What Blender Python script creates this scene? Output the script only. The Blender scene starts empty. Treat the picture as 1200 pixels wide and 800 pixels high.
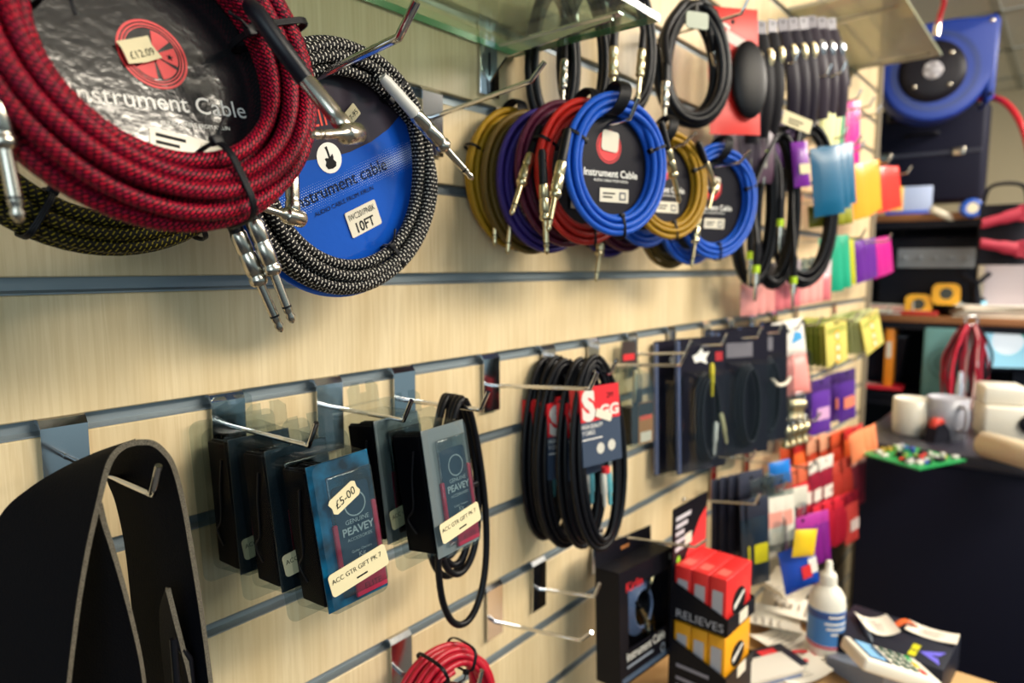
import bpy, bmesh, math, random
from mathutils import Vector as V, Matrix as M
rnd = random.Random(7)
PI = math.pi
SC = bpy.context.scene
COL = SC.collection
H = 1.40            # eye height
F = 800.0           # focal length in pixels of a 1200x800 frame
D = 0.5567          # distance of the eye from the slatwall
TH = math.atan(88 / F)
PSI = math.atan2(660 / F, math.sqrt(1 + (88 / F) ** 2))
FW = V((math.cos(PSI) * math.cos(TH), math.sin(PSI) * math.cos(TH), -math.sin(TH)))
RT = V((math.sin(PSI), -math.cos(PSI), 0))
UP = RT.cross(FW)
EYE = V((0, -D, H))

def ray(px, py): return FW + RT * ((px - 600) / F) + UP * ((400 - py) / F)
def P(px, py, d):                       # the point of the plane d metres in front of the slatwall
    r = ray(px, py); return EYE + r * ((D - d) / r.y)
def PX(px, py, X):
    r = ray(px, py); return EYE + r * (X / r.x)
def PZ(px, py, z):                      # the point at height z
    r = ray(px, py); return EYE + r * ((z - H) / r.z)
def PD(px, py, zc):                     # the point at depth zc
    return EYE + ray(px, py) * zc

# ------------------------------------------------------------------ materials
def lin(c):
    if isinstance(c, str): c = [int(c[i:i + 2], 16) / 255 for i in (0, 2, 4)]
    return tuple((x / 12.92 if x <= .04045 else ((x + .055) / 1.055) ** 2.4) for x in c) + (1,)
MATS = {}
class NT:
    def __init__(s, name):
        s.m = bpy.data.materials.new(name); s.m.use_nodes = True
        s.t = s.m.node_tree; s.t.nodes.clear()
        s.out = s.n('ShaderNodeOutputMaterial')
    def n(s, typ, **kw):
        nd = s.t.nodes.new(typ)
        for k, v in kw.items(): setattr(nd, k, v)
        return nd
    def l(s, a, b): s.t.links.new(a, b)
    def setv(s, nd, **kw):
        for k, v in kw.items(): nd.inputs[k.replace('_', ' ')].default_value = v
def pbr(name, col, rough=.5, metal=0, spec=.5, emit=None, es=0, bump=None, coat=0, noise=None, alpha=1, trans=0, sheen=0):
    if name in MATS: return MATS[name]
    if max(lin(col)[:3]) < .03 and spec == .5 and not metal: spec = .16      # matt black card and plastic
    t = NT(name); b = t.n('ShaderNodeBsdfPrincipled'); t.l(b.outputs[0], t.out.inputs[0])
    b.inputs['Base Color'].default_value = lin(col)
    b.inputs['Roughness'].default_value = rough; b.inputs['Metallic'].default_value = metal
    b.inputs['Specular IOR Level'].default_value = spec
    b.inputs['Coat Weight'].default_value = coat; b.inputs['Coat Roughness'].default_value = .08
    b.inputs['Alpha'].default_value = alpha
    b.inputs['Transmission Weight'].default_value = trans
    b.inputs['Sheen Weight'].default_value = sheen
    if emit is not None:
        b.inputs['Emission Color'].default_value = lin(emit); b.inputs['Emission Strength'].default_value = es
    if bump or noise:
        tc = t.n('ShaderNodeTexCoord')
        nz = t.n('ShaderNodeTexNoise'); t.l(tc.outputs['Object'], nz.inputs['Vector'])
        nz.inputs['Scale'].default_value = (bump or noise)[0]; nz.inputs['Detail'].default_value = 4
        if bump:
            bp = t.n('ShaderNodeBump'); bp.inputs['Strength'].default_value = bump[1]; bp.inputs['Distance'].default_value = .002
            t.l(nz.outputs[0], bp.inputs['Height']); t.l(bp.outputs[0], b.inputs['Normal'])
        if noise:
            mx = t.n('ShaderNodeMix', data_type='RGBA'); mx.inputs[6].default_value = lin(col); mx.inputs[7].default_value = lin(noise[1])
            rp = t.n('ShaderNodeMapRange'); rp.inputs[1].default_value = .4; rp.inputs[2].default_value = .62
            t.l(nz.outputs[0], rp.inputs[0]); t.l(rp.outputs[0], mx.inputs[0]); t.l(mx.outputs[2], b.inputs['Base Color'])
    MATS[name] = t.m; return t.m
def C(col, rough=.5, **kw):
    return pbr('paint_%s_%d_%s' % (col, int(rough * 100), '_'.join('%s%s' % (k, str(v)[:8]) for k, v in kw.items())), col, rough, **kw)

def braid(name, ca, cb, gap, nu, nv, rot=0, rough=.55, mort=.12, off=.5):
    t = NT(name); b = t.n('ShaderNodeBsdfPrincipled'); t.l(b.outputs[0], t.out.inputs[0])
    uv = t.n('ShaderNodeUVMap'); uv.uv_map = 'UVMap'
    mp = t.n('ShaderNodeMapping'); t.l(uv.outputs[0], mp.inputs[0])
    mp.inputs['Rotation'].default_value = (0, 0, rot); mp.inputs['Scale'].default_value = (nu, nv, 1)
    br = t.n('ShaderNodeTexBrick'); t.l(mp.outputs[0], br.inputs['Vector'])
    br.offset = off
    t.setv(br, Color1=lin(ca), Color2=lin(cb), Mortar=lin(gap), Scale=1.0, Mortar_Size=mort, Mortar_Smooth=.3, Brick_Width=1.0, Row_Height=.5, Bias=0.0)
    t.l(br.outputs[0], b.inputs['Base Color'])
    bp = t.n('ShaderNodeBump', invert=True); t.setv(bp, Strength=.7, Distance=.0008)
    t.l(br.outputs[1], bp.inputs['Height']); t.l(bp.outputs[0], b.inputs['Normal'])
    b.inputs['Roughness'].default_value = rough; b.inputs['Specular IOR Level'].default_value = .18
    return t.m
def ribbed(name, ca, gap, nv, rough=.4):
    t = NT(name); b = t.n('ShaderNodeBsdfPrincipled'); t.l(b.outputs[0], t.out.inputs[0])
    uv = t.n('ShaderNodeUVMap'); uv.uv_map = 'UVMap'
    wv = t.n('ShaderNodeTexWave', bands_direction='Y'); t.l(uv.outputs[0], wv.inputs['Vector']); wv.inputs['Scale'].default_value = nv
    mx = t.n('ShaderNodeMix', data_type='RGBA'); mx.inputs[6].default_value = lin(gap); mx.inputs[7].default_value = lin(ca)
    rp = t.n('ShaderNodeMapRange'); rp.inputs[1].default_value = .0; rp.inputs[2].default_value = .5
    t.l(wv.outputs[1], rp.inputs[0]); t.l(rp.outputs[0], mx.inputs[0]); t.l(mx.outputs[2], b.inputs['Base Color'])
    bp = t.n('ShaderNodeBump'); t.setv(bp, Strength=.4, Distance=.0006)
    t.l(wv.outputs[1], bp.inputs['Height']); t.l(bp.outputs[0], b.inputs['Normal'])
    b.inputs['Roughness'].default_value = rough; b.inputs['Specular IOR Level'].default_value = .25
    return t.m
def clear(name, tint='ffffff', f0=.06, rough=.03, bump=0, haze=0, fm=.42):
    t = NT(name)
    tr = t.n('ShaderNodeBsdfTransparent'); tr.inputs[0].default_value = lin(tint)
    gl = t.n('ShaderNodeBsdfGlossy'); gl.inputs['Roughness'].default_value = rough
    lw = t.n('ShaderNodeLayerWeight'); lw.inputs[0].default_value = .25
    ma = t.n('ShaderNodeMath', operation='MULTIPLY_ADD'); ma.inputs[1].default_value = fm; ma.inputs[2].default_value = f0
    t.l(lw.outputs['Fresnel'], ma.inputs[0])
    mx = t.n('ShaderNodeMixShader'); t.l(ma.outputs[0], mx.inputs[0]); t.l(tr.outputs[0], mx.inputs[1]); t.l(gl.outputs[0], mx.inputs[2])
    last = mx
    if bump:
        tc = t.n('ShaderNodeTexCoord'); nz = t.n('ShaderNodeTexNoise'); nz.inputs['Scale'].default_value = bump
        t.l(tc.outputs['Object'], nz.inputs['Vector'])
        bp = t.n('ShaderNodeBump'); t.setv(bp, Strength=.6, Distance=.004); t.l(nz.outputs[0], bp.inputs['Height'])
        t.l(bp.outputs[0], gl.inputs['Normal'])
    if haze:
        df = t.n('ShaderNodeBsdfDiffuse'); df.inputs[0].default_value = lin('e8e8e8')
        m2 = t.n('ShaderNodeMixShader'); m2.inputs[0].default_value = haze
        t.l(mx.outputs[0], m2.inputs[1]); t.l(df.outputs[0], m2.inputs[2]); last = m2
    t.l(last.outputs[0], t.out.inputs[0])
    return t.m
def laminate():
    t = NT('maple_laminate'); b = t.n('ShaderNodeBsdfPrincipled'); t.l(b.outputs[0], t.out.inputs[0])
    tc = t.n('ShaderNodeTexCoord'); mp = t.n('ShaderNodeMapping'); t.l(tc.outputs['Object'], mp.inputs[0])
    mp.inputs['Scale'].default_value = (230, 1, 9)
    nz = t.n('ShaderNodeTexNoise'); t.setv(nz, Scale=1.0, Detail=4.0, Roughness=.6, Distortion=.4); t.l(mp.outputs[0], nz.inputs['Vector'])
    m2 = t.n('ShaderNodeMapping'); t.l(tc.outputs['Object'], m2.inputs[0]); m2.inputs['Scale'].default_value = (16, 1, 1.6)
    n2 = t.n('ShaderNodeTexNoise'); t.setv(n2, Scale=1.0, Detail=3.0, Roughness=.55, Distortion=.5); t.l(m2.outputs[0], n2.inputs['Vector'])
    r1 = t.n('ShaderNodeMapRange'); r1.inputs[1].default_value = .42; r1.inputs[2].default_value = .60
    t.l(nz.outputs[0], r1.inputs[0])
    r2 = t.n('ShaderNodeMapRange'); r2.inputs[1].default_value = .35; r2.inputs[2].default_value = .68
    t.l(n2.outputs[0], r2.inputs[0])
    a = t.n('ShaderNodeMix', data_type='RGBA'); a.inputs[6].default_value = lin('e4d0aa'); a.inputs[7].default_value = lin('d6bf95')
    t.l(r2.outputs[0], a.inputs[0])
    c = t.n('ShaderNodeMix', data_type='RGBA'); c.inputs[7].default_value = lin('c8ae82'); t.l(a.outputs[2], c.inputs[6])
    k = t.n('ShaderNodeMath', operation='MULTIPLY'); k.inputs[1].default_value = .45; t.l(r1.outputs[0], k.inputs[0])
    t.l(k.outputs[0], c.inputs[0]); t.l(c.outputs[2], b.inputs['Base Color'])
    b.inputs['Roughness'].default_value = .42; b.inputs['Specular IOR Level'].default_value = .35
    bp = t.n('ShaderNodeBump'); t.setv(bp, Strength=.15, Distance=.0006); t.l(nz.outputs[0], bp.inputs['Height']); t.l(bp.outputs[0], b.inputs['Normal'])
    return t.m
LAM = laminate()
ALU = pbr('grey_aluminium', '8e989e', .42, .55)
CHROME = pbr('chrome', 'd8dade', .12, 1)
NICKEL = pbr('nickel', 'c9c1b4', .25, 1)
BLACK = pbr('black_plastic', '08080f', .45, spec=.25)
RUBBER = pbr('black_rubber', '0a0a12', .5, spec=.25)
CABLEBLACK = pbr('black_cable', '08080f', .42, spec=.28)
LEATHER = pbr('black_leather', '07080f', .65, spec=.08, bump=(900, .25))
SUEDE = pbr('suede_edge', '968d7c', .95, spec=.05, bump=(2500, 1.0), noise=(900, '4a4640'))
WHITE = pbr('white_paper', 'dcd4c2', .6, spec=.2)
CREAM = pbr('cream_label', 'dccfa8', .55, spec=.2)
INK = pbr('black_ink', '17171a', .6)
REDINK = pbr('red_print', 'd8262c', .45)
WHITEINK = pbr('white_print', 'f2efe8', .5)
SHINYBLACK = pbr('gloss_black_card', '201f22', .16, spec=.7, coat=.6, bump=(150, .20))
CLEAR = clear('clear_plastic', 'eef2f2', .03, .04, fm=.3)
CLEARS = clear('clear_shell_side', 'e6eaea', .002, .05, fm=.12)
CLEARW = clear('wavy_clear_plastic', 'e8eeee', .12, .05, bump=30)
CLEARE = clear('clear_shell_plastic', 'e6eae8', .012, .08, fm=.22)
GLASS = clear('glass', 'cfdccf', .07, .02, haze=.10)
GLASSK = clear('khaki_reflection_glass', 'cfcfae', .06, .04, haze=.34)  # khaki tint and haze painted in for the wall reflected in the glass
DULLEDGE = pbr('dull_glass_edge', '8a8f70', .3)
GLASSEDGE = pbr('green_glass_edge', '3fae72', .15, trans=.3)
NAVY = pbr('navy_black', '12131f', .5)
BRAIDRED = braid('red_braid', 'd00a2e', 'a80a38', '1a000a', 9, 1.45, rot=.5, mort=.15, rough=.5)
BRAIDBW = braid('black_white_braid', 'e2dcd2', 'c4beb6', '08080c', 6, 1.0, rot=0, mort=.22)
BRAIDOLIVE = braid('olive_braid', '9a8a1e', '84741a', '14120a', 7, 1.1, rot=.35, mort=.22)
RIBBLUE = ribbed('blue_ribbed_cable', '1a5fd0', '0a3590', 2.2)
RIBRED = ribbed('red_ribbed_cable', 'c8281f', '7c1210', 2.2)
RIBGOLD = ribbed('gold_ribbed_cable', 'b58a1c', '4e3a08', 1.2)
RIBPURPLE = ribbed('purple_ribbed_cable', '3a2a7c', '1c1244', 2)
RIBWINE = ribbed('wine_ribbed_cable', '5a1a34', '2c0a1c', 2)
RIBBROWN = ribbed('brown_ribbed_cable', '6c5420', '2c2008', 1.5)

# ------------------------------------------------------------------ mesh builder
TXT = {}
def text_geo(s, bold=0):
    if (s, bold) in TXT: return TXT[s, bold]
    cu = bpy.data.curves.new('t', 'FONT'); cu.body = s; cu.size = 1; cu.resolution_u = 3; cu.offset = bold
    o = bpy.data.objects.new('t', cu); COL.objects.link(o)
    dg = bpy.context.evaluated_depsgraph_get(); me = bpy.data.meshes.new_from_object(o.evaluated_get(dg))
    vs = [tuple(v.co) for v in me.vertices]; fs = [tuple(p.vertices) for p in me.polygons]
    bpy.data.objects.remove(o); bpy.data.curves.remove(cu); bpy.data.meshes.remove(me)
    xs = [v[0] for v in vs] or [0]; ys = [v[1] for v in vs] or [0]
    TXT[s, bold] = (vs, fs, min(xs), max(xs), min(ys), max(ys)); return TXT[s, bold]
I4 = M.Identity(4)
def TR(x, y, z): return M.Translation((x, y, z))
def ROT(a, ax): return M.Rotation(a, 4, ax)
class MB:
    def __init__(s): s.v = []; s.f = []; s.mi = []; s.sm = []; s.uv = []; s.mats = []
    def add(s, vs, fs, mat, T=None, smooth=False, uvs=None):
        if mat not in s.mats: s.mats.append(mat)
        k = s.mats.index(mat); b = len(s.v)
        s.v += [tuple(T @ V(v)) for v in vs] if T is not None else [tuple(v) for v in vs]
        for i, f in enumerate(fs):
            s.f.append(tuple(b + j for j in f)); s.mi.append(k); s.sm.append(smooth)
            s.uv.append(uvs[i] if uvs else [(0, 0)] * len(f))
        return s
    def bm(s, bm, mat, T=None, smooth=False):
        bm.verts.index_update()
        s.add([v.co.copy() for v in bm.verts], [[v.index for v in f.verts] for f in bm.faces], mat, T, smooth); bm.free(); return s
    def box(s, c, d, mat, bev=0, T=None, seg=2):
        bm = bmesh.new(); bmesh.ops.create_cube(bm, size=1)
        for v in bm.verts: v.co = V((c[0] + v.co.x * d[0], c[1] + v.co.y * d[1], c[2] + v.co.z * d[2]))
        if bev: bmesh.ops.bevel(bm, geom=bm.edges[:], offset=min(bev, min(d) * .49), segments=seg, profile=.5, affect='EDGES')
        return s.bm(bm, mat, T, bool(bev))
    def prism(s, poly, y0, y1, mat, T=None, smooth=False):      # outline in x,z
        n = len(poly)
        a = sum(poly[i][0] * poly[(i + 1) % n][1] - poly[(i + 1) % n][0] * poly[i][1] for i in range(n))
        if a < 0: poly = poly[::-1]
        if y0 > y1: y0, y1 = y1, y0
        vs = [(x, y0, z) for x, z in poly] + [(x, y1, z) for x, z in poly]
        s.add(vs, [tuple(range(n)), tuple(range(2 * n - 1, n - 1, -1))], mat, T)
        return s.add(vs, [(i, i + n, (i + 1) % n + n, (i + 1) % n) for i in range(n)], mat, T, smooth)
    def flat(s, poly, y, mat, T=None):
        n = len(poly)
        a = sum(poly[i][0] * poly[(i + 1) % n][1] - poly[(i + 1) % n][0] * poly[i][1] for i in range(n))
        if a < 0: poly = poly[::-1]
        return s.add([(x, y, z) for x, z in poly], [tuple(range(n))], mat, T)
    def rect(s, x0, z0, x1, z1, y, mat, T=None): return s.flat([(x0, z0), (x1, z0), (x1, z1), (x0, z1)], y, mat, T)
    def ring(s, cx, cz, r0, r1, y, mat, a0=0, a1=2 * PI, n=48, T=None):
        vs = []
        for i in range(n + 1):
            a = a0 + (a1 - a0) * i / n
            vs += [(cx + r0 * math.cos(a), y, cz + r0 * math.sin(a)), (cx + r1 * math.cos(a), y, cz + r1 * math.sin(a))]
        return s.add(vs, [(2 * i, 2 * i + 1, 2 * i + 3, 2 * i + 2) for i in range(n)], mat, T)
    def bars(s, x, z, w, n, pitch, y, mat, T=None, fr=.45):            # lines of print too small to read
        for i in range(n): s.rect(x, z - i * pitch, x + w * (1 - .22 * ((i * 7) % 3)), z - i * pitch + pitch * fr, y, mat, T)
        return s
    def text(s, body, x, z, w, y, mat, h=None, ang=0, align='l', T=None, shear=0, bold=0):
        vs, fs, x0, x1, y0, y1 = text_geo(body, bold)
        if not fs: return s
        k = w / (x1 - x0) if w else h / .72
        kz = h / .72 if h else k
        ca, sa = math.cos(ang), math.sin(ang); out = []
        wid = (x1 - x0) * k; dx = {'l': 0, 'c': -wid / 2, 'r': -wid}[align]
        for a, b, _ in vs:
            u = (a - x0) * k + dx + shear * b * kz; v = b * kz
            out.append((x + u * ca - v * sa, y, z + u * sa + v * ca))
        return s.add(out, fs, mat, T)
    def tube(s, pts, r, mat, closed=False, n=10, T=None, flat=1.0, cap=True):
        pts = [V(p) for p in pts]; N = len(pts)
        rr = r if isinstance(r, (list, tuple)) else [r] * N
        vs = []; tang = []
        for i in range(N):
            a = pts[i - 1] if (i or closed) else pts[0]; b = pts[(i + 1) % N] if (i < N - 1 or closed) else pts[-1]
            t = (b - a); tang.append(t.normalized() if t.length > 1e-9 else V((0, 0, 1)))
        u = tang[0].orthogonal().normalized(); L = 0
        us = []
        for i in range(N):
            u = (u - tang[i] * u.dot(tang[i])); u = u.normalized() if u.length > 1e-6 else tang[i].orthogonal().normalized()
            w = tang[i].cross(u); us.append(u)
            for k in range(n):
                a = 2 * PI * k / n
                vs.append(pts[i] + u * (rr[i] * math.cos(a)) + w * (rr[i] * flat * math.sin(a)))
        fs = []; uvs = []; ref = max(rr) * 2 * PI
        M_ = N if closed else N - 1
        for i in range(M_):
            j = (i + 1) % N; dl = (pts[j] - pts[i]).length; v0, v1 = L / ref, (L + dl) / ref; L += dl
            for k in range(n):
                k2 = (k + 1) % n
                fs.append((i * n + k, i * n + k2, j * n + k2, j * n + k))
                uvs.append([(k / n, v0 * 4), ((k + 1) / n, v0 * 4), ((k + 1) / n, v1 * 4), (k / n, v1 * 4)])
        s.add(vs, fs, mat, T, True, uvs)
        if not closed and cap:
            s.add(vs[:n], [tuple(range(n - 1, -1, -1))], mat, T); s.add(vs[-n:], [tuple(range(n))], mat, T)
        return s
    def lathe(s, prof, mat, T=None, n=16, smooth=True):         # profile of (radius, height), around z
        vs = []
        for r, h in prof:
            for k in range(n):
                a = 2 * PI * k / n; vs.append((r * math.cos(a), r * math.sin(a), h))
        fs = [(i * n + k, i * n + (k + 1) % n, (i + 1) * n + (k + 1) % n, (i + 1) * n + k) for i in range(len(prof) - 1) for k in range(n)]
        s.add(vs, fs, mat, T, smooth)
        if prof[0][0] > 1e-5: s.add(vs[:n], [tuple(range(n - 1, -1, -1))], mat, T)
        if prof[-1][0] > 1e-5: s.add(vs[-n:], [tuple(range(n))], mat, T)
        return s
    def grid(s, fn, nu, nv, mat, T=None, smooth=True):
        vs = [fn(i / nu, j / nv) for j in range(nv + 1) for i in range(nu + 1)]
        fs = [(j * (nu + 1) + i, j * (nu + 1) + i + 1, (j + 1) * (nu + 1) + i + 1, (j + 1) * (nu + 1) + i) for j in range(nv) for i in range(nu)]
        return s.add(vs, fs, mat, T, smooth)
    def slab(s, fn, nu, nv, th, mat, edge=None, T=None):         # a thick sheet; fn gives the middle surface
        P_ = [[V(fn(i / nu, j / nv)) for i in range(nu + 1)] for j in range(nv + 1)]
        vs = []
        for sd in (1, -1):
            for j in range(nv + 1):
                for i in range(nu + 1):
                    a = P_[j][min(i + 1, nu)] - P_[j][max(i - 1, 0)]; b = P_[min(j + 1, nv)][i] - P_[max(j - 1, 0)][i]
                    nrm = a.cross(b); nrm = nrm.normalized() if nrm.length > 1e-12 else V((0, 1, 0))
                    vs.append(P_[j][i] + nrm * (sd * th / 2))
        q = (nu + 1) * (nv + 1); ix = lambda i, j, k: k * q + j * (nu + 1) + i
        s.add(vs, [(ix(i, j, 0), ix(i + 1, j, 0), ix(i + 1, j + 1, 0), ix(i, j + 1, 0)) for j in range(nv) for i in range(nu)] +
              [(ix(i, j, 1), ix(i, j + 1, 1), ix(i + 1, j + 1, 1), ix(i + 1, j, 1)) for j in range(nv) for i in range(nu)], mat, T, True)
        e = [(ix(0, j, 0), ix(0, j + 1, 0), ix(0, j + 1, 1), ix(0, j, 1)) for j in range(nv)] + [(ix(nu, j, 1), ix(nu, j + 1, 1), ix(nu, j + 1, 0), ix(nu, j, 0)) for j in range(nv)] + \
            [(ix(i, 0, 1), ix(i + 1, 0, 1), ix(i + 1, 0, 0), ix(i, 0, 0)) for i in range(nu)] + [(ix(i, nv, 0), ix(i + 1, nv, 0), ix(i + 1, nv, 1), ix(i, nv, 1)) for i in range(nu)]
        return s.add(vs, e, edge or mat, T)
    def build(s, name, parent=None, label=None, kind=None):
        me = bpy.data.meshes.new(name); me.from_pydata(s.v, [], s.f)
        for m in s.mats: me.materials.append(m)
        me.polygons.foreach_set('material_index', s.mi); me.polygons.foreach_set('use_smooth', s.sm)
        ul = me.uv_layers.new(name='UVMap'); ul.data.foreach_set('uv', [c for f in s.uv for q in f for c in q])
        me.update(); me.validate()
        o = bpy.data.objects.new(name, me); COL.objects.link(o)
        if parent is not None: o.parent = parent
        if label: o['label'] = label
        if kind: o['kind'] = kind
        return o
def circ(cx, cz, r, n=40, rz=None, a0=0): return [(cx + r * math.cos(a0 + 2 * PI * i / n), cz + (rz or r) * math.sin(a0 + 2 * PI * i / n)) for i in range(n)]
def rrect(w, h, r, cx=0, cz=0, n=5):
    out = []
    for sx, sz, a in ((1, 1, 0), (-1, 1, 90), (-1, -1, 180), (1, -1, 270)):
        for i in range(n + 1):
            t = math.radians(a + 90 * i / n); out.append((cx + sx * (w / 2 - r) + r * math.cos(t), cz + sz * (h / 2 - r) + r * math.sin(t)))
    return out
def tag(o, label, cat, group=None, kind=None):
    o['label'] = label; o['category'] = cat
    if group: o['group'] = group
    if kind: o['kind'] = kind
    return o
def pose(loc, rz=0, lean=0, roll=0): return M.Translation(loc) @ ROT(math.radians(rz), 'Z') @ ROT(math.radians(lean), 'X') @ ROT(math.radians(roll), 'Y')
MW = {}
TABLETOP = set('pump_bottle accessory_box card_reader plastic_stand paper_slip booklet tape_strip pen key_ring'.split())
def thing(name, label, cat, loc, rz=0, lean=0, roll=0, group=None, s=1):
    o = bpy.data.objects.new(name, None); COL.objects.link(o); o.empty_display_size = .02
    if name in TABLETOP: s *= 1.08
    m = pose(loc, rz, lean, roll) @ M.Scale(s, 4); o.matrix_world = m; MW[o.name] = m
    return tag(o, label, cat, group)
def copy_tree(o, parent=None):
    c = o.copy(); COL.objects.link(c)
    if parent is not None: c.parent = parent
    for ch in list(o.children): copy_tree(ch, c)
    return c
def dup(o, label, loc, rz=0, lean=0, roll=0, group=None, s=1):
    c = copy_tree(o); m = pose(loc, rz, lean, roll) @ M.Scale(s, 4); c.matrix_world = m; MW[c.name] = m
    c['label'] = label
    if group: c['group'] = group
    return c
def inpl(o, px, py, y=0):                                       # where a line of sight meets the local plane y of a thing
    m = MW[o.name]; i = m.inverted(); e = i @ EYE; r = i.to_3x3() @ ray(px, py); q = e + r * ((y - e.y) / r.y); return q.x, q.z
def local(o, p): return MW[o.name].inverted() @ V(p)
def along(p0, p1):
    p0, p1 = V(p0), V(p1); z = (p1 - p0).normalized(); return M.Translation(p0) @ z.to_track_quat('Z', 'Y').to_matrix().to_4x4()
def smooth_path(pts, n=8, closed=False):
    pts = [V(p) for p in pts]; N = len(pts); out = []
    for i in range(N if closed else N - 1):
        a = pts[(i - 1) % N] if (i or closed) else pts[0] * 2 - pts[1]; b = pts[i]; c = pts[(i + 1) % N]
        d = pts[(i + 2) % N] if (i < N - 2 or closed) else pts[-1] * 2 - pts[-2]
        for k in range(n):
            t = k / n; out.append(.5 * ((2 * b) + (c - a) * t + (2 * a - 5 * b + 4 * c - d) * t * t + (3 * b - a - 3 * c + d) * t ** 3))
    if not closed: out.append(pts[-1])
    return out

# ------------------------------------------------------------------ camera, world, lights, shell
cam = bpy.data.cameras.new('camera'); co = bpy.data.objects.new('camera', cam); COL.objects.link(co)
co.matrix_world = M(((RT.x, UP.x, -FW.x, EYE.x), (RT.y, UP.y, -FW.y, EYE.y), (RT.z, UP.z, -FW.z, EYE.z), (0, 0, 0, 1)))
cam.sensor_width = 36; cam.sensor_fit = 'HORIZONTAL'; cam.lens = F / 1200 * 36; cam.clip_start = .02; cam.clip_end = 60
cam.dof.use_dof = True; cam.dof.focus_distance = .49; cam.dof.aperture_fstop = 24 / 4.9
SC.camera = co
SC.view_settings.view_transform = 'Standard'; SC.view_settings.look = 'None'; SC.view_settings.gamma = 1
SC.view_settings.use_curve_mapping = False; SC.view_settings.exposure = .42

wd = bpy.data.worlds.new('shop'); SC.world = wd; wd.use_nodes = True
nt = wd.node_tree; nt.nodes.clear()
wo = nt.nodes.new('ShaderNodeOutputWorld'); bg = nt.nodes.new('ShaderNodeBackground'); nt.links.new(bg.outputs[0], wo.inputs[0])
tc = nt.nodes.new('ShaderNodeTexCoord'); sp = nt.nodes.new('ShaderNodeSeparateXYZ'); nt.links.new(tc.outputs['Generated'], sp.inputs[0])
cr = nt.nodes.new('ShaderNodeValToRGB'); mr = nt.nodes.new('ShaderNodeMapRange'); mr.inputs[1].default_value = -1; mr.inputs[2].default_value = 1
nt.links.new(sp.outputs[2], mr.inputs[0]); nt.links.new(mr.outputs[0], cr.inputs[0]); nt.links.new(cr.outputs[0], bg.inputs[0])
cr.color_ramp.elements[0].position = .33; cr.color_ramp.elements[0].color = (.035, .04, .06, 1)
cr.color_ramp.elements[1].position = .41; cr.color_ramp.elements[1].color = (.42, .60, .66, 1)
bg.inputs[1].default_value = .42

def area(name, loc, to, sx, sy, e, col):
    l = bpy.data.lights.new(name, 'AREA'); l.shape = 'RECTANGLE'; l.size = sx; l.size_y = sy; l.energy = e; l.color = col
    o = bpy.data.objects.new(name, l); COL.objects.link(o); o.location = loc
    o.rotation_euler = (V(to) - V(loc)).to_track_quat('-Z', 'Y').to_euler(); return o
CEIL = H + 1.0
area('ceiling_light_panel', (1.05, -1.62, CEIL - .03), (.95, -1.0, .9), 1.3, .6, 70, (1, .9, .74))
area('far_ceiling_light_panel', (2.7, -1.3, CEIL - .03), (2.7, -1.0, .8), 1.2, .6, 75, (1, .92, .8))
area('shop_window_daylight', (-2.2, -2.6, H + .3), (.8, 0, H - .3), 1.6, 1.6, 26, (.78, .93, 1))

def struct(name, mb): return mb.build(name, kind='structure')
ZA = H - .0137                                                   # groove at eye level
GA = lambda k: ZA + .1 * k                                       # height of the k-th groove above it
WX0, WX1 = -.45, 2.62
wall = MB()
for k in range(-14, 11):
    z0, z1 = GA(k) + .0063, GA(k + 1) - .0063
    prof = [(.0, z0 + .001), (.001, z0), (.012, z0), (.012, z1), (.001, z1), (.0, z1 - .001)]
    vs = [(x, y, z) for x in (WX0, WX1) for y, z in prof]; n = 6
    wall.add(vs, [(0, 1, 2, 3, 4, 5), tuple(range(11, 5, -1))] + [(i, i + n, (i + 1) % n + n, (i + 1) % n) for i in range(n)], LAM)
wall.box(((WX0 + WX1) / 2, .02, GA(-2)), (WX1 - WX0, .016, 2.5), LAM)
struct('wall_back', wall)
for k in range(-13, 11):                                         # metal inserts of the grooves
    t = MB(); z = GA(k); n = 6
    prof = [(.0105, z - .0060), (.0008, z - .0060), (.0008, z - .0048), (.0085, z - .0030), (.0085, z + .0060), (.0105, z + .0060)]
    vs = [(x, y, zz) for x in (WX0 + .001, WX1 - .001) for y, zz in prof]
    t.add(vs, [(0, 1, 2, 3, 4, 5), tuple(range(11, 5, -1))] + [(i, i + n, (i + 1) % n + n, (i + 1) % n) for i in range(n)], ALU)
    struct('trim_%d' % (k + 14), t)
fl = MB(); fl.box((2.0, -1.2, -.03), (6.2, 4.4, .06), pbr('grey_carpet', '4a4744', .9)); struct('floor', fl)
FX = 4.9
cl = MB(); cl.box((2.0, -1.2, CEIL + .03), (6.2, 4.4, .06), pbr('ceiling_tile', 'eceee8', .8, bump=(200, .3)))
GREY = pbr('ceiling_grid', 'b9bdb6', .6)
for i in range(10): cl.box((-.8 + .6 * i, -1.2, CEIL - .002), (.03, 4.4, .008), GREY)
for i in range(7): cl.box((2.0, .35 - .6 * i, CEIL - .002), (6.2, .03, .008), GREY)
struct('ceiling', cl)
fw = MB(); fw.box((FX + .05, -1.2, CEIL / 2), (.1, 4.4, CEIL), pbr('beige_wall_paint', 'cdbfa0', .8)); struct('wall_right', fw)
sw = MB(); sw.box(((WX1 + FX) / 2 + .02, .75, CEIL / 2), (FX - WX1, .1, CEIL), pbr('beige_wall_paint', 'cdbfa0', .8)); struct('wall_rear', sw)
ed = MB(); ed.box((WX1 + .012, .012, GA(-2)), (.02, .05, 2.5), pbr('panel_edge_strip', '8d8474', .5)); struct('trim_25', ed)
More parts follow.
